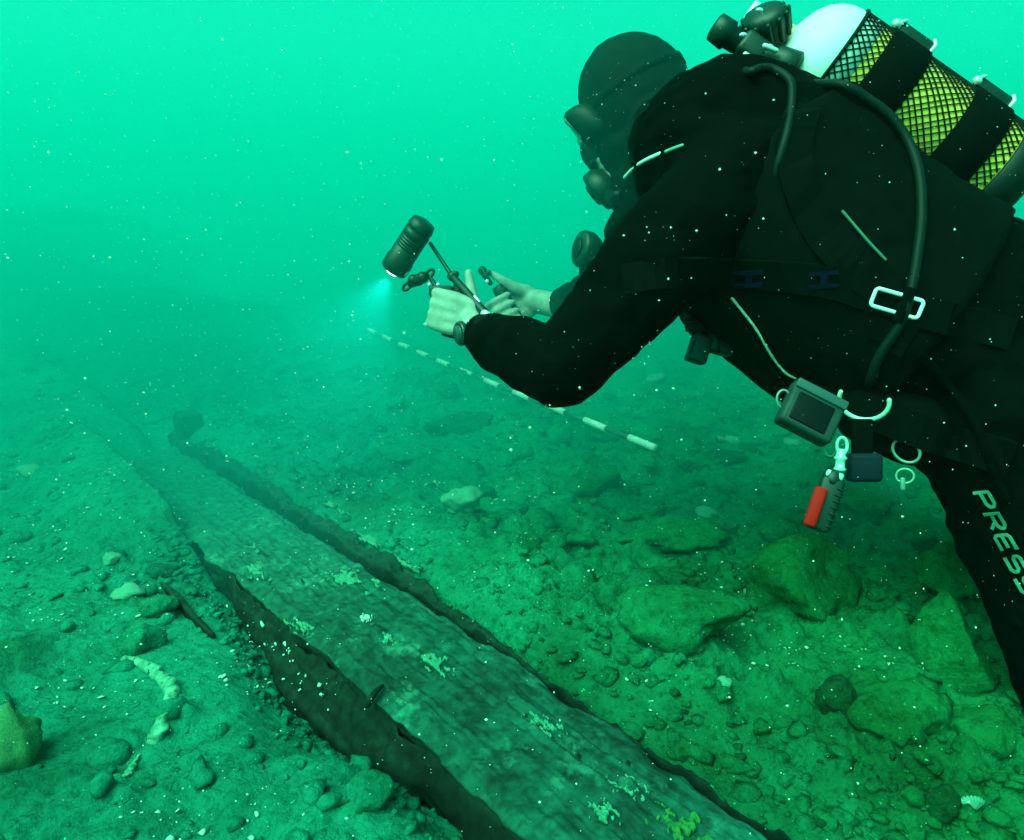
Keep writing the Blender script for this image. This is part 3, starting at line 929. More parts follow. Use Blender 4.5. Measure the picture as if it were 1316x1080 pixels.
def place_rubble(n):
    out = []
    while len(out) < n:
        x = nrng.uniform(-1.9, 1.3, n * 3); y = .55 + 2.9 * nrng.random(n * 3) ** 1.5
        s, t = plank_st(x, y)
        cl = fbm(np.stack([x * 3, y * 3, x * 0 + 5], -1), 3)
        pr = np.where(t > .12, .75, np.where(t < -.16, .20, 0.0)) * sstep(-.5, .5, cl)
        k = nrng.random(n * 3) < pr
        out.extend(np.stack([x[k], y[k]], -1).tolist())
    return np.array(out[:n])


scatter_mesh('pebbles', 6500, place_rubble, .003, .019, 3.2, M_SILT, .6, 1, .15)
scatter_mesh('dark_pebbles', 500, place_rubble, .003, .011, 2.5, M_DSTONE, .6, 1, .15)


def place_rim(n):
    s = nrng.uniform(-.3, 1.35, n); t = -.180 - .022 * np.exp(-((s - .6) / .3) ** 2) + nrng.normal(0, .022, n)
    return np.stack([PS.x + PA.x * s + PN.x * t, PS.y + PA.y * s + PN.y * t], -1)


scatter_mesh('rim_crumbs', 900, place_rim, .002, .012, 2.5, M_SILT, .6, 1, .2)


def place_far(n):
    out = []
    for mx, my, sx, sy, w in ((-1.75, 3.7, .45, .28, .45), (-1.25, 3.15, .22, .16, .2), (-3.9, 6.2, 1.1, .6, .35)):
        out.append(np.stack([nrng.normal(mx, sx, int(n * w)), nrng.normal(my, sy, int(n * w))], -1))
    return np.concatenate(out)


scatter_mesh('far_rubble', 900, place_far, .015, .05, 2.0, M_STONE, .5, 1, .0)


def place_flecks(n):
    out = []
    while len(out) < n:
        s = nrng.uniform(-.3, 1.7, n * 3); t = nrng.uniform(-.6, .75, n * 3)
        x = PS.x + PA.x * s + PN.x * t; y = PS.y + PA.y * s + PN.y * t
        cl = fbm(np.stack([x * 4, y * 4, x * 0 + 15], -1), 3)
        pr = sstep(.0, .6, cl) * np.where(np.abs(t - .012) < .13, 0.0, .6)
        k = nrng.random(n * 3) < pr
        out.extend(np.stack([x[k], y[k]], -1).tolist())
    return np.array(out[:n])


scatter_mesh('shell_fragments', 700, place_flecks, .0012, .0045, 3.0, M_WHITEGROWTH, .45, 1, .9)


# ------------------------------------------------------------------ striped measuring pole
a, b = GP(475, 440), GP(841, 588)
a.z += 0.03; b.z += 0.03
pole = thing('measuring_pole', b, 'thin measuring pole with alternating white and dark bands lying on the seabed', 'pole')
M_RODW = pmat('white_paint', (.80, .86, .80), .5, .3, col2=(.55, .70, .62), scale=30)
M_RODB = pmat('dark_paint', (.015, .06, .045), .5, .3, col2=(.03, .12, .08), scale=30)
ns_ = 21
for k in range(ns_):
    p0, p1 = b.lerp(a, k / ns_), b.lerp(a, (k + 1) / ns_)
    sag = lambda f: Vector((0, 0, -0.012 * math.sin(math.pi * f)))
    bm = bmesh.new()
    w = k % 2 == 0
    d = (p1 - p0).normalized()
    lathe(bm, p0 + sag(k / ns_), d, [(0.0005, 0.0115 if w else .0095), ((p1 - p0).length - .0005, 0.0115 if w else .0095)], 12)
    from_bm('white_band' if w else 'dark_band', bm, M_RODW if w else M_RODB, pole)

# yellow green algae crust on the plank at the front
s, t = pix_st(876, 1062)
crust(plank, s, min(t, .07), ptop(s) + .001, .05, .035, pmat('algae', (.010, .11, .035), .9, .05, col2=(.03, .19, .045), scale=50, bump=.8, bscale=160, dist=.004), 44, h=.005, name='algae_patch')

# ------------------------------------------------------------------ the diver
M_SUIT = pmat('neoprene', (.0006, .0024, .0017), .85, .03, col2=(.0003, .0012, .0009), scale=14, bump=.25, bscale=260, dist=.0015)
M_HOOD = pmat('hood_neoprene', (.0010, .0055, .0040), .8, .10, col2=(.0006, .0032, .0023), scale=20, bump=.2, bscale=260, dist=.0015)
M_NYLON = pmat('black_nylon', (.0005, .0020, .0015), .85, .05, col2=(.0008, .0032, .0024), scale=50, bump=.3, bscale=500, dist=.001)
M_RUBBER = pmat('black_rubber', (.0015, .009, .007), .5, .25)
M_BLACKP = pmat('black_plastic', (.002, .018, .013), .45, .35, col2=(.003, .026, .019), scale=30)
M_HOSE = pmat('hose_rubber', (.001, .010, .007), .55, .15, bump=.3, bscale=700, dist=.0008)
M_SKIN = pmat('skin', (.24, .27, .24), .6, .25, col2=(.34, .36, .32), scale=45, bump=.25, bscale=160, dist=.002)
M_CHROME = pmat('polished_steel', (.85, .92, .90), .25, .6, metal=.55)
M_STEEL = pmat('steel', (.60, .70, .66), .35, .5, metal=.4)
M_GREY = pmat('grey_plastic', (.012, .034, .032), .6, .2, col2=(.018, .046, .042), scale=30)
M_SCREEN = pmat('dark_screen', (.002, .005, .005), .5, .12)
M_RED = pmat('red_plastic', (.58, .006, .003), .6, .12)
M_YEL = pmat('yellow_paint', (.95, .56, .070), .5, .3, col2=(.88, .52, .09), scale=12)
M_WHITE = pmat('white_paint_gloss', (.86, .84, .82), .45, .4, col2=(.78, .78, .76), scale=6)
M_TAPE = pmat('cream_tape', (.85, .66, .32), .7, .2, col2=(.75, .60, .30), scale=30)
M_BLUE = pmat('blue_print', (.012, .05, .16), .6, .2)
M_DBLUE = pmat('faint_blue_print', (.0006, .0018, .014), .8, .1)
M_NET = pmat('net_cord', (.003, .008, .006), .8, .15)
M_GLASS = pmat('mask_lens', (.01, .05, .04), .12, .6)
M_PRINT = pmat('silver_print', (.06, .30, .20), .6, .2, col2=(.03, .18, .12), scale=40)
M_PIPING = pmat('reflective_piping', (.75, .95, .88), .4, .5)

# torso sections: centre pixel, depth, half thickness in pixels, half width in metres
TOR = [((1400, 600), 1.22, 130, .19), ((1265, 465), 1.22, 150, .20), ((1138, 402), 1.24, 148, .205), ((1032, 326), 1.27, 146, .215),
       ((968, 250), 1.30, 136, .225), ((905, 198), 1.32, 100, .195), ((868, 172), 1.37, 74, .11)]


def torso_rings(scale=1.0, i0=0, i1=len(TOR), grow=0.0, n=40):
    cs = [P(*c, d) for c, d, _, _ in TOR]
    out = []
    for i in range(i0, i1):
        t = (cs[min(i + 1, len(TOR) - 1)] - cs[max(i - 1, 0)]).normalized()
        lat = (-FWD * 0.97 + UPV * 0.15 - RGT * 0.10)
        lat = (lat - t * lat.dot(t)).normalized()
        back = t.cross(lat).normalized()
        if back.dot(UPV) < 0: back = -back
        ht = TOR[i][2] * TOR[i][1] / FPX * scale + grow
        hw = TOR[i][3] * scale + grow
        ring = []
        for k in range(n):
            a = 2 * math.pi * k / n
            ca, sa = math.cos(a), math.sin(a)
            e = 0.85
            ring.append(cs[i] + back * (math.copysign(abs(ca) ** e, ca) * ht) + lat * (math.copysign(abs(sa) ** e, sa) * hw))
        out.append(ring)
    return out


def interp_rings(rings, k=4):
    out = []
    n = len(rings[0])
    cols = [catmull([r[j] for r in rings], k) for j in range(n)]
    return [[cols[j][i] for j in range(n)] for i in range(len(cols[0]))]


SH_L, EL_L, WR_L = P(925, 255, 1.15), P(722, 474, 1.17), P(617, 428, 1.38)
SH_R, EL_R, WR_R = P(880, 225, 1.50), P(782, 382, 1.60), P(714, 393, 1.70)
HIP_L, KN_L = P(1315, 530, 1.12), P(1408, 935, 1.07)
HIP_R, KN_R = P(1330, 480, 1.42), P(1440, 800, 1.36)
AN_L = KN_L + Vector((.40, .02, .03)); AN_R = KN_R + Vector((.42, .03, .03))
HC = P(808, 140, 1.47)
HF = (RGT * -.87 + UPV * -.39 + FWD * .30).normalized()
HU = (RGT * -.36 + UPV * .92 + FWD * .03); HU = (HU - HF * HU.dot(HF)).normalized()
HL = HU.cross(HF).normalized()
HROT = Matrix((HF, HL, HU)).transposed()


def hp(f, l, u): return HC + HF * f + HL * l + HU * u


def hand(bm, wrist, H, axis, fingers_dir, dorsal, rh=.017, sc=1.0, thumb='up'):
    """Hand closed round a grip: palm, four unequal fingers wrapped round it, thumb up along it."""
    a = axis.normalized()
    n = (dorsal - a * dorsal.dot(a)).normalized()
    v = a.cross(n).normalized()
    if v.dot(fingers_dir) < 0: v = -v
    pr = rh + .013 * sc
    offs = (.032 * sc, .011 * sc, -.010 * sc, -.029 * sc)
    lens = (.96, 1.04, 1.0, .84)
    heel = H - v * .052 * sc + n * (pr - .002)
    tube(bm, [wrist, wrist.lerp(heel, .55), heel], [.029 * sc, .029 * sc, .026 * sc], 14)
    for q in (-.020, 0., .022):
        tube(bm, [heel + a * q * .9, H + n * (pr + .001) + v * .012 * sc + a * q, H + n * (pr + .002) + v * .028 * sc + a * q], [.017 * sc, .0155 * sc, .0125 * sc], 12)
    ball(bm, H + n * (pr + .0035) + v * .002, 1, 16, (.034 * sc, .033 * sc, .0095), Matrix((v, a, n)).transposed())
    for o, q in zip(offs, lens):
        k = H + n * (pr + .005 - abs(o - .008) * .10) + v * (.031 + .10 * o) * sc + a * o
        tube(bm, [heel + a * o * .75, H + n * (pr + .004) - v * .01 + a * o, k], [.016 * sc, .0145 * sc, .0120 * sc], 10)
        p1 = H + v * (.033 * sc + .026 * sc * q * .55) + n * (pr - .020 * q) + a * (o - .001)
        p2 = H + v * (.014 + rh * .9) * q - n * (rh + .010) + a * (o - .003)
        p3 = H - v * .010 * q - n * (rh + .0095) + a * (o - .004)
        tube(bm, [k, p1, p2, p3], [.0112 * sc, .0098 * sc, .0090 * sc, .0078 * sc], 10)
    b0 = heel + a * .016 - n * .004
    b1 = H - v * .030 * sc + n * .006 + a * .040 * sc
    b2 = H - v * .016 * sc - n * .004 + a * .064 * sc
    b3 = H - v * .004 * sc - n * .006 + a * .088 * sc
    tube(bm, [b0, b1, b2, b3], [.0185 * sc, .0150 * sc, .0115 * sc, .0085 * sc], 10)


HL_C, HL_AX = P(584, 404, 1.425), (UPV * .93 + RGT * .26 - FWD * .15).normalized()
HR_C, HR_AX = P(656, 397, 1.70), (UPV * .85 - RGT * .48).normalized()

# --- the person: one continuous body, head to feet
bm = bmesh.new()
loft(bm, interp_rings(torso_rings(.86)))
ball(bm, HC, 1, 26, (.100, .080, .122), HROT)
ball(bm, hp(.030, 0, -.060), 1, 20, (.062, .060, .066), HROT)
tube(bm, [hp(-.03, 0, -.07), P(862, 190, 1.38), P(905, 215, 1.32)], [.058, .062, .09], 18)
ball(bm, hp(.100, 0, -.012), 1, 12, (.020, .014, .026), HROT)                     # nose
tube(bm, [hp(.092, -.024, -.070), hp(.098, 0, -.068), hp(.092, .024, -.070)], [.006, .008, .006], 8)
tube(bm, [hp(.090, -.020, -.084), hp(.096, 0, -.083), hp(.090, .020, -.084)], [.006, .008, .006], 8)
ball(bm, hp(.078, 0, -.104), 1, 12, (.022, .026, .018), HROT)                     # chin
for sgn in (-1, 1): ball(bm, hp(-.010, sgn * .080, -.010), 1, 12, (.016, .010, .030), HROT)   # ears
for s_, e_, w_ in ((SH_L, EL_L, WR_L), (SH_R, EL_R, WR_R)):
    tube(bm, [s_, s_.lerp(e_, .5), e_], [.062, .052, .042], 16)
    tube(bm, [e_, e_.lerp(w_, .3), w_], [.044, .042, .029], 16)
hand(bm, WR_L, HL_C, HL_AX, -RGT, -FWD + UPV * .30 - RGT * .25, .017, .95)
hand(bm, WR_R, HR_C, HR_AX, -RGT, FWD + UPV * .1, .018, 1.0)
for h_, k_, a_ in ((HIP_L, KN_L, AN_L), (HIP_R, KN_R, AN_R)):
    tube(bm, [h_, h_.lerp(k_, .5), k_], [.105, .085, .058], 18)
    tube(bm, [k_, k_.lerp(a_, .35), a_], [.055, .060, .040], 16)
    tube(bm, [a_, a_ + Vector((.08, .01, -.01)), a_ + Vector((.19, .01, -.03))], [.042, .045, .030], 12)
person = remeshed('person', bm, .0040, 3, M_SKIN)
tag(person, 'diver in black suit and hood leaning forward over the seabed, lamp rig in both hands', 'person')
for sgn in (-1, 1):
    bm = bmesh.new()
    ball(bm, hp(.088, sgn * .030, .012), .0115, 12)
    e = from_bm('eye', bm, M_WHITE, person)


# --- dry suit
def fold(co):
    return 0.0060 * fbm(co * np.array([9, 9, 16]) + 3, 3) + 0.0028 * noise3(co * np.array([30, 30, 44]))


bm = bmesh.new()
loft(bm, interp_rings(torso_rings(1.0)))
tube(bm, [P(868, 172, 1.37), P(912, 205, 1.33)], [.085, .115], 20)
tube(bm, [SH_L + (SH_L - EL_L) * .10, SH_L.lerp(EL_L, .25), SH_L.lerp(EL_L, .55), EL_L], [.088, .092, .082, .066], 22)
tube(bm, [EL_L, EL_L.lerp(WR_L, .35), EL_L.lerp(WR_L, .75), EL_L.lerp(WR_L, .94)], [.066, .064, .052, .040], 20)
tube(bm, [SH_R, SH_R.lerp(EL_R, .5), EL_R], [.088, .078, .066], 20)
tube(bm, [EL_R, EL_R.lerp(WR_R, .45), EL_R.lerp(WR_R, .80)], [.066, .056, .038], 18)
ball(bm, P(822, 305, 1.45), .072, 18)
ball(bm, P(830, 330, 1.38), .09, 18)
for h_, k_, a_, r0 in ((HIP_L, KN_L, AN_L, .158), (HIP_R, KN_R, AN_R, .14)):
    tube(bm, [h_, h_.lerp(k_, .35), h_.lerp(k_, .7), k_], [r0, .128, .102, .084], 24)
    tube(bm, [k_, k_.lerp(a_, .4), a_], [.078, .080, .060], 20)
    tube(bm, [a_, a_ + Vector((.08, .01, -.01)), a_ + Vector((.21, .01, -.03))], [.058, .058, .042], 16)
suit = remeshed('dry_suit', bm, .0075, 10, M_SUIT, person, fold)
for w_, e_, q0, q1 in ((WR_L, EL_L, .80, 1.0), (WR_R, EL_R, .66, .93)):
    bm = bmesh.new()
    lathe(bm, e_.lerp(w_, q0), (w_ - e_), [(0, .046), (.004, .0475), ((w_ - e_).length * (q1 - q0) - .003, .0375), ((w_ - e_).length * (q1 - q0), .036)], 28)
    from_bm('cuff', bm, M_HOOD, person)

bm = bmesh.new()
ball(bm, hp(-.018, 0, .006), 1, 30, (.114, .098, .134), HROT)
ball(bm, hp(.014, 0, -.072), 1, 24, (.084, .078, .070), HROT)
ball(bm, hp(.022, 0, -.150), 1, 20, (.078, .075, .080), HROT)
tube(bm, [hp(-.045, 0, -.075), P(862, 182, 1.38), P(892, 196, 1.34)], [.078, .088, .115], 24)
hood = remeshed('hood', bm, .006, 8, M_HOOD, person, lambda co: 0.0022 * fbm(co * 22, 3))
# surface lookup for everything worn on the near side
from mathutils.bvhtree import BVHTree


def bvh_of(objs):
    V, Fs, off = [], [], 0
    for o in objs:
        V += [o.matrix_world @ v.co for v in o.data.vertices]
        Fs += [tuple(i + off for i in p.vertices) for p in o.data.polygons]
        off += len(o.data.vertices)
    return BVHTree.FromPolygons(V, Fs)


# --- buoyancy jacket
bpy.context.view_layer.update()
bm = bmesh.new()
rg = torso_rings(1.0, grow=.016)
loft(bm, interp_rings(rg[1:6])[3:-4])
ball(bm, P(928, 128, 1.30), .056, 18)
ball(bm, P(985, 140, 1.28), .066, 18)
ball(bm, P(1030, 182, 1.26), .066, 18)
tube(bm, [P(1120, 530, 1.14), P(1175, 550, 1.12)], [.055, .06], 18)
ball(bm, P(905, 395, 1.30), .05, 16)
jacket = remeshed('buoyancy_jacket', bm, .008, 9, M_NYLON, None, lambda co: 0.005 * fbm(co * 11 + 8, 3))
tag(jacket, 'black buoyancy jacket with straps and steel rings worn by the diver', 'diving jacket')
BV = bvh_of([suit, jacket, hood])


def S(px, py, off=0.0, dflt=1.1):
    o = Vector((0, 0, CAM_H))
    v = (FWD + RGT * ((px - W0 / 2) / FPX) - UPV * ((py - H0 / 2) / FPX))
    hit = BV.ray_cast(o, v.normalized())
    if hit[0] is None: return P(px, py, dflt), -v.normalized()
    n = hit[1]
    if n.dot(v) > 0: n = -n
    return hit[0] + n * off, n


def ribbon(name, pix, w, th, mat, parent, k=5):
    """Webbing laid over the diver: a flat strap with real thickness following the surface."""
    pts = catmull([Vector((p[0], p[1], 0)) for p in pix], k)
    bm = bmesh.new()
    prev = None
    sp_ = [S(p.x, p.y, 0.0) for p in pts]
    for i, (c, n) in enumerate(sp_):
        t = (sp_[min(i + 1, len(sp_) - 1)][0] - sp_[max(i - 1, 0)][0]).normalized()
        u = t.cross(n).normalized()
        r_ = [bm.verts.new(c - u * w / 2 - n * .004), bm.verts.new(c - u * w / 2 + n * th), bm.verts.new(c + u * w / 2 + n * th), bm.verts.new(c + u * w / 2 - n * .004)]
        if prev:
            for q in range(4): bm.faces.new((prev[q], prev[(q + 1) % 4], r_[(q + 1) % 4], r_[q]))
        else: bm.faces.new(r_[::-1])
        prev = r_
    bm.faces.new(prev)
    return from_bm(name, bm, mat, parent, smooth=False)


M_WEB = pmat('webbing', (.0005, .0026, .0019), .85, .05, bump=.5, bscale=900, dist=.001)
ribbon('shoulder_strap', [(1035, 130), (1020, 200), (1050, 290), (1105, 350), (1165, 392), (1140, 440), (1120, 495)], .05, .004, M_WEB, jacket)
ribbon('chest_strap', [(800, 360), (870, 350), (960, 352), (1060, 362), (1120, 380), (1200, 405), (1300, 430)], .045, .004, M_WEB, jacket)
ribbon('waist_belt', [(1050, 505), (1120, 530), (1200, 560), (1300, 590)], .05, .005, M_WEB, jacket)

# steel slide on the strap: one wire frame, the webbing crossing its middle
bm = bmesh.new()
ctr, nrm = S(1150, 390, .010)
ax = (RGT * .955 - UPV * .29); ax = (ax - nrm * ax.dot(nrm)).normalized()
ay = nrm.cross(ax).normalized()
hw, hh, rc = .0325, .0125, .005
loop = []
for cx, cy, a0 in ((hw - rc, hh - rc, 0), (-hw + rc, hh - rc, 90), (-hw + rc, -hh + rc, 180), (hw - rc, -hh + rc, 270)):
    for k in range(5):
        a = R(a0 + 22.5 * k)
        loop.append(ctr + ax * (cx + rc * math.cos(a)) + ay * (cy + rc * math.sin(a)))
tube(bm, loop, .0028, 10, closed=True)
M_SLIDE = pmat('bright_steel', (.95, .97, .97), .35, .8, metal=.15)
from_bm('strap_slide', bm, M_SLIDE, jacket)
bm = bmesh.new()
obox(bm, ctr + ax * .009 + nrm * .002, ay, ax, nrm, .050, .014, .007, .001)
from_bm('strap_loop', bm, M_WEB, jacket)


def ring(name, px, py, r, wire, mat, parent, a0=0, a1=360, off=.008, tilt=0.0, sy=1.0, rot=0.0, depth=None):
    c, n = S(px, py, off)
    if depth: c = P(px, py, depth)
    ax = (RGT * math.cos(rot) + UPV * math.sin(rot))
    n = (n + UPV * tilt).normalized()
    ax = (ax - n * ax.dot(n)).normalized(); ay = n.cross(ax).normalized()
    bm = bmesh.new()
    full = a1 - a0 >= 360
    m = 30
    pts = [c + ax * r * math.cos(R(a0 + (a1 - a0) * k / (m if full else m - 1))) + ay * r * sy * math.sin(R(a0 + (a1 - a0) * k / (m if full else m - 1))) for k in range(m)]
    if not full: pts = [pts[0].lerp(pts[-1], .5)] and pts
    tube(bm, pts, wire, 8, closed=full)
    return from_bm(name, bm, mat, parent)


M_RING = pmat('ring_steel', (.42, .75, .62), .3, .6, metal=.3)
M_RING2 = pmat('dull_ring_steel', (.12, .30, .24), .4, .4, metal=.3)
# D ring: curved bow plus its straight bar under the webbing
ring('d_ring', 1115, 508, .034, .0034, M_RING, jacket, 165, 375, .03, 0, .85)
ring('d_ring', 1165, 578, .0195, .0022, M_RING2, jacket, 0, 360, .004, .3, .8, -.6)
ring('d_ring', 1163, 612, .011, .0018, M_RING2, jacket, 0, 360, .0, 0, .9, 0, 1.02)
bm = bmesh.new()
obox(bm, P(1160, 622, 1.02), RGT, UPV, FWD, .006, .018, .006, .002)
from_bm('clip', bm, M_RING2, jacket)

# faint blue print on the chest strap
for px in (965, 1058):
    bm = bmesh.new()
    for (x0, y0, x1, y1) in ((-18, -10, 18, -5), (-4, -6, 5, 7), (-18, 6, 18, 11)):
        q = [S(px + x, 358 + y + (px - 965) * .02, .0075)[0] for x, y in ((x0, y0), (x1, y0 - 2), (x1, y1 - 2), (x0, y1))]
        n = S(px, 358)[1]
        v1 = [bm.verts.new(p) for p in q]; v2 = [bm.verts.new(p - n * .0015) for p in q]
        bm.faces.new(v1); bm.faces.new(v2[::-1])
        for k in range(4): bm.faces.new((v1[k], v2[k], v2[(k + 1) % 4], v1[(k + 1) % 4]))
    from_bm('emblem', bm, M_DBLUE, jacket, smooth=False)

# piping on the suit shoulder, thin cord on the side
def surf_tube(name, pix, r, mat, parent, off=.002, k=5, seg=8):
    pts = catmull([Vector((p[0], p[1], 0)) for p in pix], k)
    bm = bmesh.new()
    ds = np.array([(S(p.x, p.y, off)[0] - Vector((0, 0, CAM_H))).dot(FWD) for p in pts])
    ker = np.ones(7) / 7
    ds = np.convolve(np.pad(ds, 3, mode='edge'), ker, mode='valid')
    tube(bm, [P(p.x, p.y, float(d)) for p, d in zip(pts, ds)], r, seg)
    return from_bm(name, bm, mat, parent)


surf_tube('reflective_piping', [(803, 228), (816, 215), (832, 205), (852, 196)], .0034, M_PIPING, suit, .003)
surf_tube('reflective_piping', [(856, 195), (866, 191), (877, 187)], .0028, pmat('dull_piping', (.10, .34, .27), .6, .2), suit, .003)
M_CORD = pmat('pale_cord', (.30, .55, .46), .8, .2, col2=(.12, .25, .2), scale=300)
surf_tube('lanyard', [(941, 384), (958, 405), (975, 428), (990, 455), (1008, 478), (1022, 486)], .0022, M_CORD, jacket, .004)
surf_tube('zip_cord', [(1083, 272), (1100, 292), (1120, 315), (1138, 334)], .0020, pmat('dim_cord', (.05, .16, .11), .7, .2), jacket, .003)

# lettering down the thigh, reading from the hip to the knee
STROKES = {
    'P': [[(0, 0), (0, 1), (.75, 1), (.95, .85), (.95, .6), (.75, .45), (0, .45)]],
    'R': [[(0, 0), (0, 1), (.75, 1), (.95, .85), (.95, .62), (.75, .48), (.1, .48)], [(.5, .48), (.95, 0)]],
    'E': [[(.95, 1), (.15, 1), (0, .85), (0, .15), (.15, 0), (.95, 0)], [(0, .5), (.8, .5)]],
    'S': [[(.95, 1), (.15, 1), (0, .85), (0, .65), (.15, .52), (.8, .5), (.95, .37), (.95, .15), (.8, 0), (0, 0)]],
}


def letter(ch, px, py, w, h):
    rd = Vector((.50, .866)); upx = Vector((.94, -.10))     # reading direction and glyph up, in photo pixels
    bm = bmesh.new()
    for st in STROKES[ch]:
        path = []
        for (u0, v0), (u1, v1) in zip(st, st[1:]):
            m_ = max(2, int(6 * math.hypot(u1 - u0, v1 - v0)))
            path += [(u0 + (u1 - u0) * k / m_, v0 + (v1 - v0) * k / m_) for k in range(m_)]
        path.append(st[-1])
        c = []
        for u, v in path:
            q = Vector((px, py)) + rd * (u * w) + upx * (v * h)
            c.append(S(q.x, q.y, .0012))
        prev = None
        for i in range(len(c)):
            t = (c[min(i + 1, len(c) - 1)][0] - c[max(i - 1, 0)][0]).normalized()
            n = c[i][1]; uu = t.cross(n).normalized() * .0023
            p = c[i][0]
            row = [bm.verts.new(p - uu - n * .002), bm.verts.new(p - uu), bm.verts.new(p + uu), bm.verts.new(p + uu - n * .002)]
            if prev:
                for q in range(4): bm.faces.new((prev[q], prev[(q + 1) % 4], row[(q + 1) % 4], row[q]))
            prev = row
    return from_bm('letter', bm, M_PRINT, suit, smooth=False)


for k, ch in enumerate('PRESS'):
    letter(ch, 1251 + 13.3 * k, 634 + 27.5 * k, 23, 20)

# --- mask
mask = thing('diving_mask', HC + HF * .12, 'black diving mask over the eyes and nose of the diver', 'diving mask')
bm = bmesh.new()
rings = []
for f, wl, u0, u1 in ((.062, .074, -.048, .040), (.085, .078, -.048, .044), (.104, .074, -.042, .043), (.111, .068, -.036, .038)):
    rr = []
    for k in range(28):
        a = 2 * math.pi * k / 28
        ca, sa = math.cos(a), math.sin(a)
        x = math.copysign(abs(ca) ** .6, ca) * wl
        y = (u0 + u1) / 2 + math.copysign(abs(sa) ** .6, sa) * (u1 - u0) / 2
        rr.append(hp(f + .30 * (y + .01) - abs(x) * .12, x, y))
    rings.append(rr)
loft(bm, rings)
from_bm('mask_frame', bm, M_RUBBER, mask)
bm = bmesh.new()
ball(bm, hp(.100, 0, -.044), 1, 16, (.024, .024, .036), HROT)
ball(bm, hp(.100, 0, -.066), 1, 16, (.020, .024, .010), HROT)
from_bm('nose_pocket', bm, M_RUBBER, mask)
for sgn in (-1, 1):
    bm = bmesh.new()
    obox(bm, hp(.1115, sgn * .033, .000), HF - HU * .30, HL, HU + HF * .30, .004, .054, .056, .0015)
    from_bm('lens', bm, M_GLASS, mask)
bm = bmesh.new()
rows = []
for q in np.linspace(.32, 2 * math.pi - .32, 40):
    q = float(q); c, s_ = math.cos(q), math.sin(q)
    pt = Vector((-.018 + .1145 * c, .0985 * s_, 0)); nr = Vector((c / .1145, s_ / .0985, 0)).normalized()
    k = .012 + .02 * (1 - c) / 2
    rows.append([hp(*(pt + nr * a + Vector((0, 0, k + b)))) for a, b in ((-.006, -.009), (.0006, -.009), (-.0006, .009), (-.006, .009))])
vr = [[bm.verts.new(p) for p in r_] for r_ in rows]
for r0, r1 in zip(vr, vr[1:]):
    for k in range(4): bm.faces.new((r0[k], r0[(k + 1) % 4], r1[(k + 1) % 4], r1[k]))
bm.faces.new(vr[0]); bm.faces.new(vr[-1][::-1])
from_bm('mask_strap', bm, M_HOOD, mask)


# --- breathing regulator in the mouth, and the spare one on the chest
def second_stage(root, c, ax, up, r, hose_pts):
    bm = bmesh.new()
    lathe(bm, c, ax, [(-.034, .012), (-.026, r * .72), (-.010, r * .98), (.008, r), (.014, r * .92), (.017, r * .60), (.019, r * .2)], 26)
    from_bm('body', bm, M_BLACKP, root)
    bm = bmesh.new()
    lathe(bm, c, ax, [(.0175, r * .55), (.021, r * .52), (.023, r * .30), (.0235, .001)], 20)
    from_bm('purge_button', bm, M_RUBBER, root)
    sd = ax.cross(up).normalized()
    bm = bmesh.new()
    tube(bm, [c - up * r * .55 + sd * r * .5 - ax * .01, c - up * r * 1.0 + sd * r * .9 - ax * .018, c - up * r * 1.1 + sd * r * 1.3 - ax * .03], [.013, .014, .010], 12)
    tube(bm, [c - up * r * .55 - sd * r * .5 - ax * .01, c - up * r * 1.0 - sd * r * .9 - ax * .018, c - up * r * 1.1 - sd * r * 1.3 - ax * .03], [.013, .014, .010], 12)
    from_bm('exhaust_tee', bm, M_RUBBER, root)
    if hose_pts:
        bm = bmesh.new()
        tube(bm, catmull(hose_pts, 8), .0065, 10)
        from_bm('hose', bm, M_HOSE, root)
    return root


reg = thing('breathing_regulator', hp(.12, 0, -.11), 'black breathing regulator held in the mouth of the diver', 'regulator')
second_stage(reg, hp(.115, 0, -.118), (HF - HU * .25).normalized(), HU, .044, [hp(.12, -.035, -.112), hp(.08, -.11, -.10), hp(-.03, -.15, -.06), P(900, 120, 1.50), P(950, 80, 1.38), P(985, 62, 1.27)])
bm = bmesh.new()
tube(bm, [hp(.070, 0, -.078), hp(.10, 0, -.10)], [.015, .017], 12)
from_bm('mouthpiece', bm, M_RUBBER, reg)
bm = bmesh.new(); ball(bm, hp(.112, .031, -.100), .0042, 10); from_bm('knob', bm, M_CHROME, reg)
spare = thing('spare_regulator', P(750, 322, 1.50), 'black spare regulator hanging on the chest of the diver below the chin', 'regulator')
second_stage(spare, P(752, 321, 1.50), (RGT * -.9 + UPV * .1 - FWD * .35).normalized(), UPV, .038, [P(775, 325, 1.50), P(800, 300, 1.44), P(835, 250, 1.42), P(880, 180, 1.40)])

# --- cylinder on the back
TD = (P(1260, 239, 1.245) - P(1048, 90, 1.245)).normalized()
TR = .096
T0 = P(1054, 84, 1.245)           # where the white shoulder ends
tank = thing('scuba_tank', T0 + TD * .56, 'yellow diving cylinder with white shoulder in a black net on the back of the diver', 'diving cylinder')
bm = bmesh.new()
lathe(bm, T0, TD, [(0, TR), (.002, TR), (.325, TR), (.350, TR * .97), (.372, TR * .80), (.384, TR * .4), (.386, .01)], 56)
from_bm('cylinder', bm, M_YEL, tank)
bm = bmesh.new()
lathe(bm, T0, TD, [(.322, TR + .003), (.324, TR + .006), (.355, TR + .004), (.378, TR * .86), (.392, TR * .5), (.394, .01)], 40)
from_bm('boot', bm, M_RUBBER, tank)
bm = bmesh.new()
lathe(bm, T0, -TD, [(-.044, TR + .0006), (0, TR + .0006), (.014, TR * .985), (.030, TR * .92), (.046, TR * .80), (.058, TR * .64), (.066, TR * .45), (.072, TR * .26)], 56)
from_bm('shoulder', bm, M_WHITE, tank)
bm = bmesh.new()
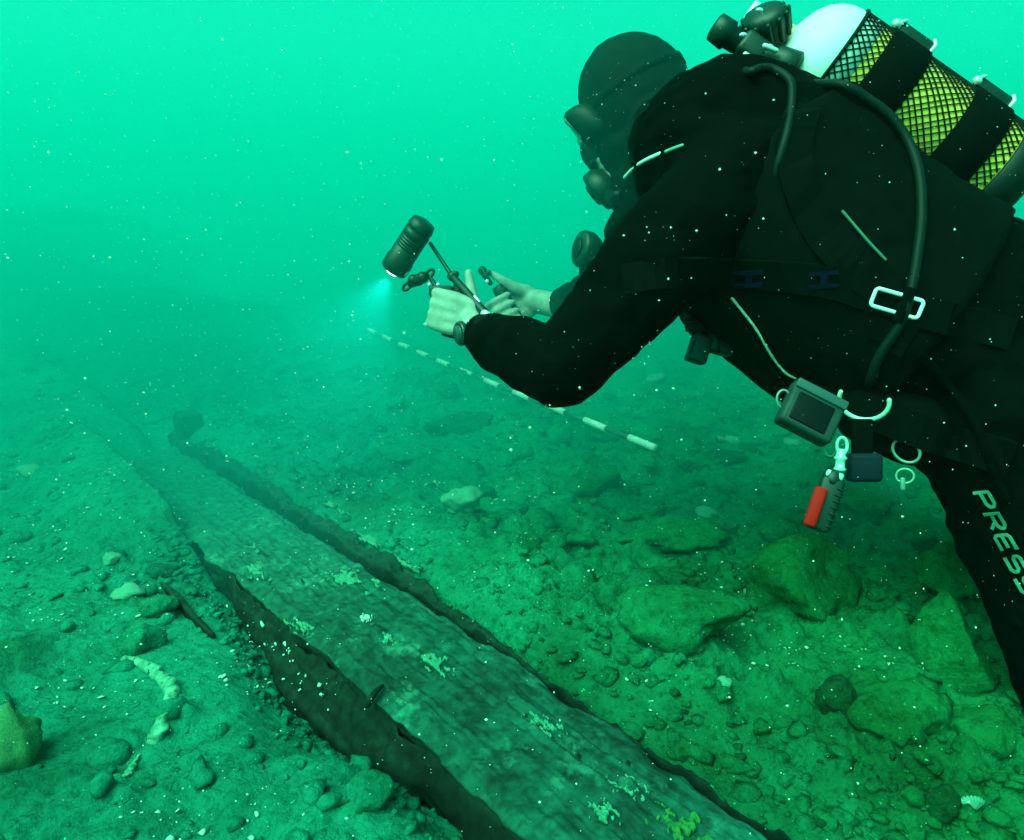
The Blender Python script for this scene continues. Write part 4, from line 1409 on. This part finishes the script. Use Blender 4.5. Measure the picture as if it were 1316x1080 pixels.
lathe(bm, T0 - TD * .062, -TD, [(0, .026), (.004, .0265), (.048, .0245), (.052, .023)], 24)
from_bm('taped_neck', bm, M_TAPE, tank)
bm = bmesh.new()
lathe(bm, T0 - TD * .112, -TD, [(0, .0235), (.003, .0245), (.006, .0245), (.008, .018), (.030, .016), (.034, .012)], 20)
obox(bm, T0 - TD * .135 + UPV * .006, TD, FWD, TD.cross(FWD), .030, .034, .030, .005)
from_bm('valve', bm, M_CHROME, tank)
bm = bmesh.new()
va = (FWD * .85 + UPV * .25 + RGT * .3).normalized()
lathe(bm, T0 - TD * .122 + va * .02, va, [(0, .008), (.020, .008), (.022, .019), (.040, .020), (.044, .016)], 14)
from_bm('valve_knob', bm, M_BLACKP, tank)
bm = bmesh.new()
for sgn in (1, -1):
    NH = 46
    for k in range(NH):
        pts = []
        for j in range(46):
            z = .012 + .308 * j / 45
            rr = TR + .0018
            a = 2 * math.pi * k / NH + sgn * z * 9.5 + 0.016 * math.sin(z * 31 + k * 1.7 + sgn)
            u, w = frame_of(TD)
            pts.append(T0 + TD * z + (u * math.cos(a) + w * math.sin(a)) * rr)
        tube(bm, pts, .0015 if sgn > 0 else .0010, 4, round_ends=False)
net = tag(from_bm('net', bm, M_NET, tank), kind='stuff')
bm = bmesh.new()
u, w = frame_of(TD)
tube(bm, [T0 + TD * .010 + (u * math.cos(a) + w * math.sin(a)) * (TR + .003) for a in np.linspace(0, 2 * math.pi, 48, endpoint=False)], .0034, 6, closed=True)
from_bm('net_hem', bm, M_NET, tank)
# carrying handle: dark band arched over the far side of the shoulder
side = TD.cross(FWD).normalized()
if side.dot(UPV) < 0: side = -side
bm = bmesh.new()
tube(bm, [T0 + TD * .012 + side * (TR * .9) + FWD * .05, T0 - TD * .010 + side * (TR * 1.06) + FWD * .06, T0 - TD * .045 + side * (TR * .86) + FWD * .06, T0 - TD * .070 + side * (TR * .45) + FWD * .05], [.010, .012, .012, .009], 10)
from_bm('carry_handle', bm, M_BLACKP, tank)
for z in (.052, .172):
    bm = bmesh.new()
    a0 = .25
    nn = 10
    rows = []
    for i in range(nn):
        a = a0 + i * .05
        dirv = side * math.cos(a) - FWD * math.sin(a)
        rows.append((T0 + TD * (z - .026) + dirv * (TR + .0012), T0 + TD * (z + .020) + dirv * (TR + .0012), T0 + TD * (z + .020) + dirv * (TR - .002), T0 + TD * (z - .026) + dirv * (TR - .002)))
    vr = [[bm.verts.new(p) for p in r_] for r_ in rows]
    for r0, r1 in zip(vr, vr[1:]):
        for k in range(4): bm.faces.new((r0[k], r0[(k + 1) % 4], r1[(k + 1) % 4], r1[k]))
    bm.faces.new(vr[0]); bm.faces.new(vr[-1][::-1])
    from_bm('blue_sticker', bm, M_BLUE, tank)

for z, wd in ((.062, .072), (.222, .072)):
    bm = bmesh.new()
    rings = []
    for t_, r_ in ((0, TR + .0045), (.002, TR + .0068), (wd - .002, TR + .0068), (wd, TR + .0045), (wd, TR + .001), (0, TR + .001)):
        rings.append([T0 + TD * (z + t_) + (u * math.cos(a) + w * math.sin(a)) * r_ for a in np.linspace(0, 2 * math.pi, 64, endpoint=False)])
    vr = [[bm.verts.new(p) for p in r_] for r_ in rings]
    for i in range(6):
        r0, r1 = vr[i], vr[(i + 1) % 6]
        for k in range(64): bm.faces.new((r0[k], r0[(k + 1) % 64], r1[(k + 1) % 64], r1[k]))
    bd = from_bm('tank_band', bm, M_WEB, jacket)
    bd.name = 'tank_band'
    bm = bmesh.new()
    cc = T0 + TD * (z + wd * .55) + side * (TR + .016) - FWD * .005
    obox(bm, cc, TD, FWD, side, .062, .05, .022, .004)
    bk = from_bm('band_buckle', bm, M_BLACKP, bd)
    for q in (-.034, .034):
        bm = bmesh.new()
        tube(bm, [cc + TD * q - FWD * .024 - side * .008, cc + TD * q - FWD * .028 + side * .004, cc + TD * (q * .85) - FWD * .026 + side * .011], .0032, 8)
        from_bm('buckle_wire', bm, M_CHROME, bd)
    bm = bmesh.new()
    ball(bm, T0 + TD * (z - .004) + (side * .80 - FWD * .60) * (TR + .010), .0075, 10)
    from_bm('buckle_stud', bm, M_CHROME, bd)

# --- first stage and its knobs on the valve
fs = thing('first_stage', P(985, 55, 1.22), 'cluster of dark regulator knobs and fittings at the cylinder valve behind the hood', 'regulator first stage')
K1, K2 = P(930, 42, 1.20), P(1000, 92, 1.20)
kd = (K2 - K1).normalized()
bm = bmesh.new()
lathe(bm, K1, kd, [(-.020, .016), (-.017, .0225), (.010, .0240), (.013, .019), (.030, .018), (.034, .014), (.06, .014)], 22)
from_bm('end_knob', bm, M_BLACKP, fs)
bm = bmesh.new()
tube(bm, [K1 + kd * .045, K1 + kd * .075, K2], [.016, .023, .028], 16)
obox(bm, P(968, 68, 1.20), kd, FWD, kd.cross(FWD), .055, .045, .04, .008)
from_bm('fitting_body', bm, M_BLACKP, fs)
bm = bmesh.new()
ka = (FWD * -.55 + UPV * .5 - RGT * .35).normalized()
lathe(bm, P(984, 30, 1.21), ka, [(-.04, .020), (-.03, .032), (.0, .036), (.012, .036), (.020, .030), (.023, .012)], 24)
for k in range(12):
    u_, w_ = frame_of(ka)
    a = k * math.pi / 6
    tube(bm, [P(984, 30, 1.21) + (u_ * math.cos(a) + w_ * math.sin(a)) * .035 - ka * .022, P(984, 30, 1.21) + (u_ * math.cos(a) + w_ * math.sin(a)) * .0375 + ka * .010], .0045, 6)
from_bm('round_knob', bm, M_BLACKP, fs)
bm = bmesh.new()
lathe(bm, P(1012, 84, 1.19), (RGT * .8 - UPV * .5 - FWD * .3).normalized(), [(-.03, .016), (-.02, .024), (.015, .026), (.02, .018)], 20)
from_bm('side_port', bm, M_BLACKP, fs)
for q, rr in (((976, 13), .0042), ((955, 45), .0045), ((988, 60), .0048)):
    bm = bmesh.new(); ball(bm, P(*q, 1.165), rr, 10, (1.5, 1, .8)); from_bm('steel_stud', bm, M_CHROME, fs)
for q0, q1 in (((958, 70), (972, 79)), ((983, 59), (997, 65))):
    bm = bmesh.new(); tube(bm, [P(*q0, 1.165), P(*q1, 1.165)], .0042, 8); from_bm('steel_collar', bm, M_CHROME, fs)
# hoses leaving the first stage over the shoulder
h1 = [P(948, 84, 1.235)] + [S(x, y, .006)[0] for x, y in ((962, 96), (978, 92), (994, 95))] + [S(x, y, o_)[0] for x, y, o_ in ((1012, 112, .009), (1015, 140, .008), (1010, 175, .006), (1000, 210, .001), (992, 240, -.014))]
bm = bmesh.new(); tube(bm, catmull(h1, 7), .0062, 12); from_bm('hose', bm, M_HOSE, fs)
h2 = [P(1010, 98, 1.20), P(1045, 108, 1.13)] + [S(x, y, .009)[0] for x, y in ((1078, 117), (1110, 134), (1140, 158), (1163, 192), (1176, 232), (1180, 280), (1176, 325), (1168, 372), (1155, 415), (1132, 455), (1122, 480))] + [S(1112, 505, -.02)[0]]
bm = bmesh.new(); tube(bm, catmull(h2, 7), .0070, 12); from_bm('hose', bm, M_HOSE, fs)
h3 = [S(x, y, .006)[0] for x, y in ((1180, 455), (1215, 490), (1250, 535), (1275, 590), (1295, 640))]
bm = bmesh.new(); tube(bm, catmull(h3, 6), .0068, 10); from_bm('hose', bm, M_SUIT, fs)

# --- gauge console hanging at the belly
gc = P(1047, 527, .965)
gx_ = (RGT * .87 - UPV * .47 - FWD * .10).normalized(); gy_ = (RGT * .47 + UPV * .87 + FWD * .25); gy_ = (gy_ - gx_ * gy_.dot(gx_)).normalized(); gn_ = gx_.cross(gy_).normalized()
if gn_.dot(FWD) > 0: gn_ = -gn_
console = thing('gauge_console', gc, 'square grey gauge console with a dark screen hanging at the belly of the diver', 'dive gauge')
bm = bmesh.new(); obox(bm, gc - gn_ * .014, gx_, gy_, gn_, .074, .066, .030, .006)
from_bm('case', bm, M_GREY, console)
bm = bmesh.new(); obox(bm, gc - gx_ * .002 - gy_ * .006 + gn_ * .0012, gx_, gy_, gn_, .050, .040, .004, .0015)
from_bm('screen', bm, M_SCREEN, console)
bm = bmesh.new(); obox(bm, gc + gy_ * .0245 + gn_ * .002, gx_, gy_, gn_, .072, .013, .005, .002)
from_bm('top_rim', bm, pmat('lighter_grey_plastic', (.030, .080, .080), .6, .2), console)  # rim in a lighter grey than the case
for q, rr in (((1007, 513), .012), ((1067, 577), .010)):
    bm = bmesh.new()
    c = P(*q, .985)
    tube(bm, [c + RGT * rr * .75 * math.cos(a) + UPV * rr * math.sin(a) for a in np.linspace(0, 2 * math.pi, 22, endpoint=False)], .0017, 7, closed=True)
    from_bm('ring', bm, M_RING2, console)

# --- red torch on a bolt snap
torch = thing('hanging_torch', P(1062, 645, .97), 'small dark torch with a bright red face hanging on a steel snap hook', 'torch')
td = (P(1047, 686, .97) - P(1072, 612, .97)).normalized()
tx = (RGT * .95 + UPV * .3 - FWD * .25); tx = (tx - td * tx.dot(td)).normalized(); tn = td.cross(tx).normalized()
bm = bmesh.new()
obox(bm, P(1060, 648, .97), tx, td, tn, .030, .074, .026, .006)
from_bm('torch_body', bm, M_BLACKP, torch)
for k in range(7):
    bm = bmesh.new(); obox(bm, P(1060, 648, .97) + tx * .011 + td * (-.024 + .0085 * k), tx, td, tn, .010, .003, .0285, .001)
    from_bm('grip_rib', bm, M_RUBBER, torch)
bm = bmesh.new(); obox(bm, P(1052, 653, .955) - tx * .004, tx, td, tn, .016, .054, .012, .004)
from_bm('red_face', bm, M_RED, torch)
bm = bmesh.new(); lathe(bm, P(1069, 617, .97), -td, [(-.006, .013), (0, .014), (.010, .012), (.014, .008)], 16)
from_bm('torch_cap', bm, M_BLACKP, torch)
bm = bmesh.new()
lathe(bm, P(1079, 606, .97), (P(1081, 578, .97) - P(1079, 606, .97)), [(0, .006), (.003, .0085), (.006, .006), (.015, .0062), (.018, .009), (.021, .006), (.030, .0055)], 16)
c = P(1082, 573, .97)
tube(bm, [c + RGT * .007 * math.cos(a) + UPV * .011 * math.sin(a) for a in np.linspace(-1.2, 4.2, 18)], .0023, 8)
from_bm('snap_hook', bm, M_RING, torch)
bm = bmesh.new(); obox(bm, P(1072, 611, .968), tx, td, tn, .022, .010, .018, .003)
from_bm('steel_collar', bm, M_RING, torch)

# --- pouch and dangling inflator
pouch = thing('pouch', P(1110, 585, 1.0), 'small dark blue pouch hanging behind the snap hook', 'pouch')
bm = bmesh.new(); obox(bm, P(1110, 601, 1.04), RGT, UPV, FWD, .046, .040, .026, .006); from_bm('bag', bm, pmat('dark_blue_cloth', (.004, .012, .022), .7, .2), pouch)
bm = bmesh.new(); obox(bm, P(1108, 565, 1.06), RGT, UPV, FWD, .030, .06, .012, .004); from_bm('strap', bm, M_WEB, pouch)
infl = thing('inflator', P(905, 440, 1.28), 'dark buoyancy inflator with a square mouth end dangling below the chest of the diver', 'inflator')
bm = bmesh.new()
ia = (UPV * .93 + RGT * .30).normalized(); ib = (RGT * .93 - UPV * .3).normalized()
obox(bm, P(898, 449, 1.28), ib, ia, FWD, .034, .050, .034, .005); from_bm('mouth_end', bm, M_BLACKP, infl)
bm = bmesh.new(); obox(bm, P(919, 442, 1.28), ib, ia, FWD, .042, .034, .030, .008); from_bm('button_block', bm, M_BLACKP, infl)
for k in range(5):
    bm = bmesh.new(); obox(bm, P(930, 455 - 3 * k, 1.265) , ib, ia, FWD, .022, .0035, .034, .001); from_bm('rib', bm, M_RUBBER, infl)
bm = bmesh.new()
c0 = P(893, 424, 1.28); c1 = P(888, 396, 1.29)
for k in range(8):
    cc = c0.lerp(c1, k / 7)
    tube(bm, [cc + RGT * .014 * math.cos(a) + FWD * .014 * math.sin(a) for a in np.linspace(0, 2 * math.pi, 16, endpoint=False)], .003, 6, closed=True)
tube(bm, [c0, c1], .012, 12)
from_bm('corrugated_hose', bm, M_RUBBER, infl)

# --- watch on the left wrist
watch = thing('wrist_watch', P(598, 436, 1.345), 'bright steel watch on the left wrist of the diver', 'watch')
wd_ = (WR_L - EL_L).normalized()
wc = EL_L.lerp(WR_L, 1.03)
bm = bmesh.new()
lathe(bm, wc - wd_ * .010, wd_, [(0, .0325), (.001, .0345), (.019, .0345), (.020, .0325)], 30); from_bm('strap', bm, M_RUBBER, watch)
wn_ = (-FWD * .75 - RGT * .35 - UPV * .25); wn_ = (wn_ - wd_ * wn_.dot(wd_)).normalized()
bm = bmesh.new(); lathe(bm, wc + wn_ * .030, wn_, [(0, .020), (.004, .0230), (.010, .0230), (.013, .020)], 26); from_bm('case', bm, M_BLACKP, watch)
bm = bmesh.new(); tube(bm, [wc + wn_ * .0405 + (wd_ * math.cos(a) + wn_.cross(wd_) * math.sin(a)) * .0200 for a in np.linspace(0, 2 * math.pi, 26, endpoint=False)], .0018, 8, closed=True); from_bm('bezel', bm, M_CHROME, watch)
bm = bmesh.new(); lathe(bm, wc + wn_ * .0428, wn_, [(0, .0155), (.0012, .015)], 22); from_bm('dial', bm, pmat('dark_dial', (.02, .06, .05), .25, .7), watch)
bm = bmesh.new()
tw = wn_.cross(wd_)
for sgn in (-1, 1): obox(bm, wc + wn_ * .027 + tw * sgn * .021, wd_, tw, wn_, .018, .010, .008, .002)
from_bm('lug', bm, M_CHROME, watch)

# --- lamp rig in the hands
rig = thing('lamp_rig', HL_C, 'two handled tray with a lit black lamp on a jointed arm, held by the diver', 'lamp rig')
for (c, ax, nm) in ((HL_C, HL_AX, 0), (HR_C, HR_AX, 1)):
    bm = bmesh.new()
    lathe(bm, c - ax * .046, ax, [(0, .013), (.002, .0155), (.03, .0165), (.06, .0155), (.09, .0165), (.104, .0155), (.106, .013)], 18)
    from_bm('handle', bm, M_RUBBER, rig)
tb0 = HL_C - HL_AX * .038 + RGT * .012 + FWD * .03; tb1 = HR_C - HR_AX * .048
tdv = (tb1 - tb0).normalized()
bm = bmesh.new(); obox(bm, tb0.lerp(tb1, .5), tdv, FWD.cross(tdv).cross(tdv), tdv.cross(FWD.cross(tdv).cross(tdv)), (tb1 - tb0).length, .024, .007, .002); from_bm('tray', bm, M_BLACKP, rig)
# top block of the left handle and its screws
bm = bmesh.new(); obox(bm, P(567, 375, 1.43), RGT, UPV, FWD, .046, .020, .030, .004); obox(bm, P(572, 384, 1.43), RGT, UPV, FWD, .026, .022, .026, .003); from_bm('handle_cap', bm, M_BLACKP, rig)
for q in ((552, 366), (563, 366)):
    bm = bmesh.new(); ball(bm, P(*q, 1.42), .0042, 10); from_bm('screw', bm, M_CHROME, rig)
# ring ended clamp
cl0, cl1 = P(523, 368, 1.44), P(552, 352, 1.44)
cd = (cl1 - cl0).normalized()
bm = bmesh.new()
for c, r_ in ((cl0, .0085), (cl1, .0090)):
    tube(bm, [c + cd * r_ * math.cos(a) + UPV * r_ * .8 * math.sin(a) for a in np.linspace(0, 2 * math.pi, 20, endpoint=False)], .0034, 8, closed=True)
tube(bm, [cl0 + cd * .010, cl0.lerp(cl1, .5), cl1 - cd * .010], [.008, .012, .009], 12)
ball(bm, P(531, 360, 1.435), .011, 12); ball(bm, P(543, 357, 1.435), .012, 12)
tube(bm, [P(553, 357, 1.44), P(560, 368, 1.43)], [.004, .005], 8)
from_bm('clamp', bm, M_BLACKP, rig)
# arm from lamp to tray
A0, A1, A2 = P(553, 313, 1.46), P(581, 355, 1.42), P(624, 404, 1.36)
bm = bmesh.new(); tube(bm, [A0, A1], [.0038, .0042], 10); from_bm('thin_arm', bm, M_BLACKP, rig)
bm = bmesh.new(); ball(bm, A1, .0098, 14); obox(bm, A1 + RGT * .006 + UPV * .004, RGT, UPV, FWD, .014, .010, .018, .003); from_bm('ball_joint', bm, M_BLACKP, rig)
bm = bmesh.new(); tube(bm, [A1.lerp(A2, .06), A2], [.0075, .0088], 14); from_bm('thick_arm', bm, M_BLACKP, rig)
bm = bmesh.new(); tube(bm, [P(623, 404, 1.355), P(629, 409, 1.35)], .0085, 12); from_bm('arm_collar', bm, M_CHROME, rig)
bm = bmesh.new(); tube(bm, [P(633, 409, 1.335), P(652, 427, 1.320)], .0034, 8); from_bm('arm_rail', bm, M_CHROME, rig)
bm = bmesh.new(); tube(bm, [P(610, 381, 1.375), P(616, 388, 1.37)], .0026, 8); from_bm('arm_pin', bm, M_CHROME, rig)
bm = bmesh.new(); tube(bm, [P(622, 418, 1.325), P(630, 423, 1.318)], .0040, 8); from_bm('cuff_clip', bm, M_CHROME, rig)
# ball stalk on the right handle
bm = bmesh.new()
ball(bm, P(620, 348, 1.69), .0105, 14); tube(bm, [P(622, 352, 1.69), P(630, 364, 1.69)], [.008, .006], 10); ball(bm, P(628, 351, 1.685), .007, 10)
from_bm('ball_stalk', bm, M_BLACKP, rig)
bm = bmesh.new(); ball(bm, P(626, 362, 1.675), .0052, 10); from_bm('screw', bm, M_CHROME, rig)
# the lamp
L0, L1 = P(543, 289, 1.43), P(506, 347, 1.475)
ld = (L1 - L0).normalized(); LL = (L1 - L0).length
bm = bmesh.new()
prof = [(-.010, .012), (-.006, .0235), (.006, .0265), (.010, .0265), (.012, .0235), (.015, .0235), (.017, .0265)]
for k in range(5):
    z = .030 + k * .006
    prof += [(z, .0265), (z + .001, .0245), (z + .003, .0245), (z + .004, .0265)]
prof += [(LL - .030, .0265), (LL - .026, .0285), (LL - .004, .0285), (LL, .0270), (LL - .002, .022)]
lathe(bm, L0, ld, prof, 30)
lamp = from_bm('video_lamp', bm, M_BLACKP, rig)
u1, w1 = frame_of(ld)
if w1.dot(FWD) > 0: w1 = -w1
bm = bmesh.new(); obox(bm, L0 + ld * (LL - .014) + w1 * .0285 - RGT * .003, ld, ld.cross(w1), w1, .012, .012, .006, .002); from_bm('lamp_switch', bm, M_STEEL, lamp)
bm = bmesh.new(); lathe(bm, L0 + ld * .014, ld, [(-.0012, .0246), (0, .0252), (.0012, .0246)], 30); from_bm('pale_ring', bm, M_GREY, lamp)
bm = bmesh.new(); lathe(bm, L0 + ld * (LL - .001), ld, [(-.006, .012), (0, .0200), (.005, .0175), (.009, .011), (.0105, .003)], 24); from_bm('lamp_lens', bm, pmat('lit_lens', (.9, .95, .95), .3, .5, emit=((.80, 1.0, .96), 2.5)), lamp)
sp_d = bpy.data.lights.new('lamp_beam', 'SPOT')
sp_d.energy = LAMP_W
sp_d.color = (1.0, .92, .86)
sp_d.spot_size = R(92); sp_d.spot_blend = 1.0; sp_d.shadow_soft_size = .012
sp_o = bpy.data.objects.new('lamp_beam', sp_d)
COL.objects.link(sp_o)
sp_o.location = L0 + ld * (LL + .022)
sp_o.rotation_euler = (-ld).to_track_quat('Z', 'Y').to_euler()

# ------------------------------------------------------------------ drifting specks
n = 22000
pos = np.stack([nrng.uniform(-1.5, 1.5, n), nrng.uniform(.12, 2.6, n), nrng.uniform(.03, 1.55, n)], -1)
rad = np.exp(nrng.normal(math.log(.00040), .58, n)).clip(.0002, .0022)
near = np.linalg.norm(pos - np.array([0, 0, CAM_H]), axis=1)
ok = near > .22
pos, rad = pos[ok], np.minimum(rad[ok], near[ok] * .0020); n = len(pos)
ov = np.array([(1, 0, 0), (-1, 0, 0), (0, 1, 0), (0, -1, 0), (0, 0, 1), (0, 0, -1)], float)
of = np.array([(0, 2, 4), (2, 1, 4), (1, 3, 4), (3, 0, 4), (2, 0, 5), (1, 2, 5), (3, 1, 5), (0, 3, 5)])
st = nrng.uniform(.6, 1.5, (n, 6, 1))
VV = pos[:, None, :] + ov[None] * rad[:, None, None] * st
FF = (of[None] + (np.arange(n) * 6)[:, None, None]).reshape(-1, 3)
M_SNOW = bpy.data.materials.new('drifting_speck'); M_SNOW.use_nodes = True
nt = M_SNOW.node_tree
b_ = nt.nodes['Principled BSDF']; b_.inputs['Base Color'].default_value = (.85, .92, .85, 1); b_.inputs['Roughness'].default_value = .9
tr = nt.nodes.new('ShaderNodeBsdfTranslucent'); tr.inputs['Color'].default_value = (.9, .95, .9, 1)
mx = nt.nodes.new('ShaderNodeMixShader'); mx.inputs[0].default_value = .5
nt.links.new(b_.outputs[0], mx.inputs[1]); nt.links.new(tr.outputs[0], mx.inputs[2]); nt.links.new(mx.outputs[0], nt.nodes['Material Output'].inputs['Surface'])
tag(from_arrays('drifting_specks', VV.reshape(-1, 3), FF, M_SNOW, smooth=False), kind='stuff')
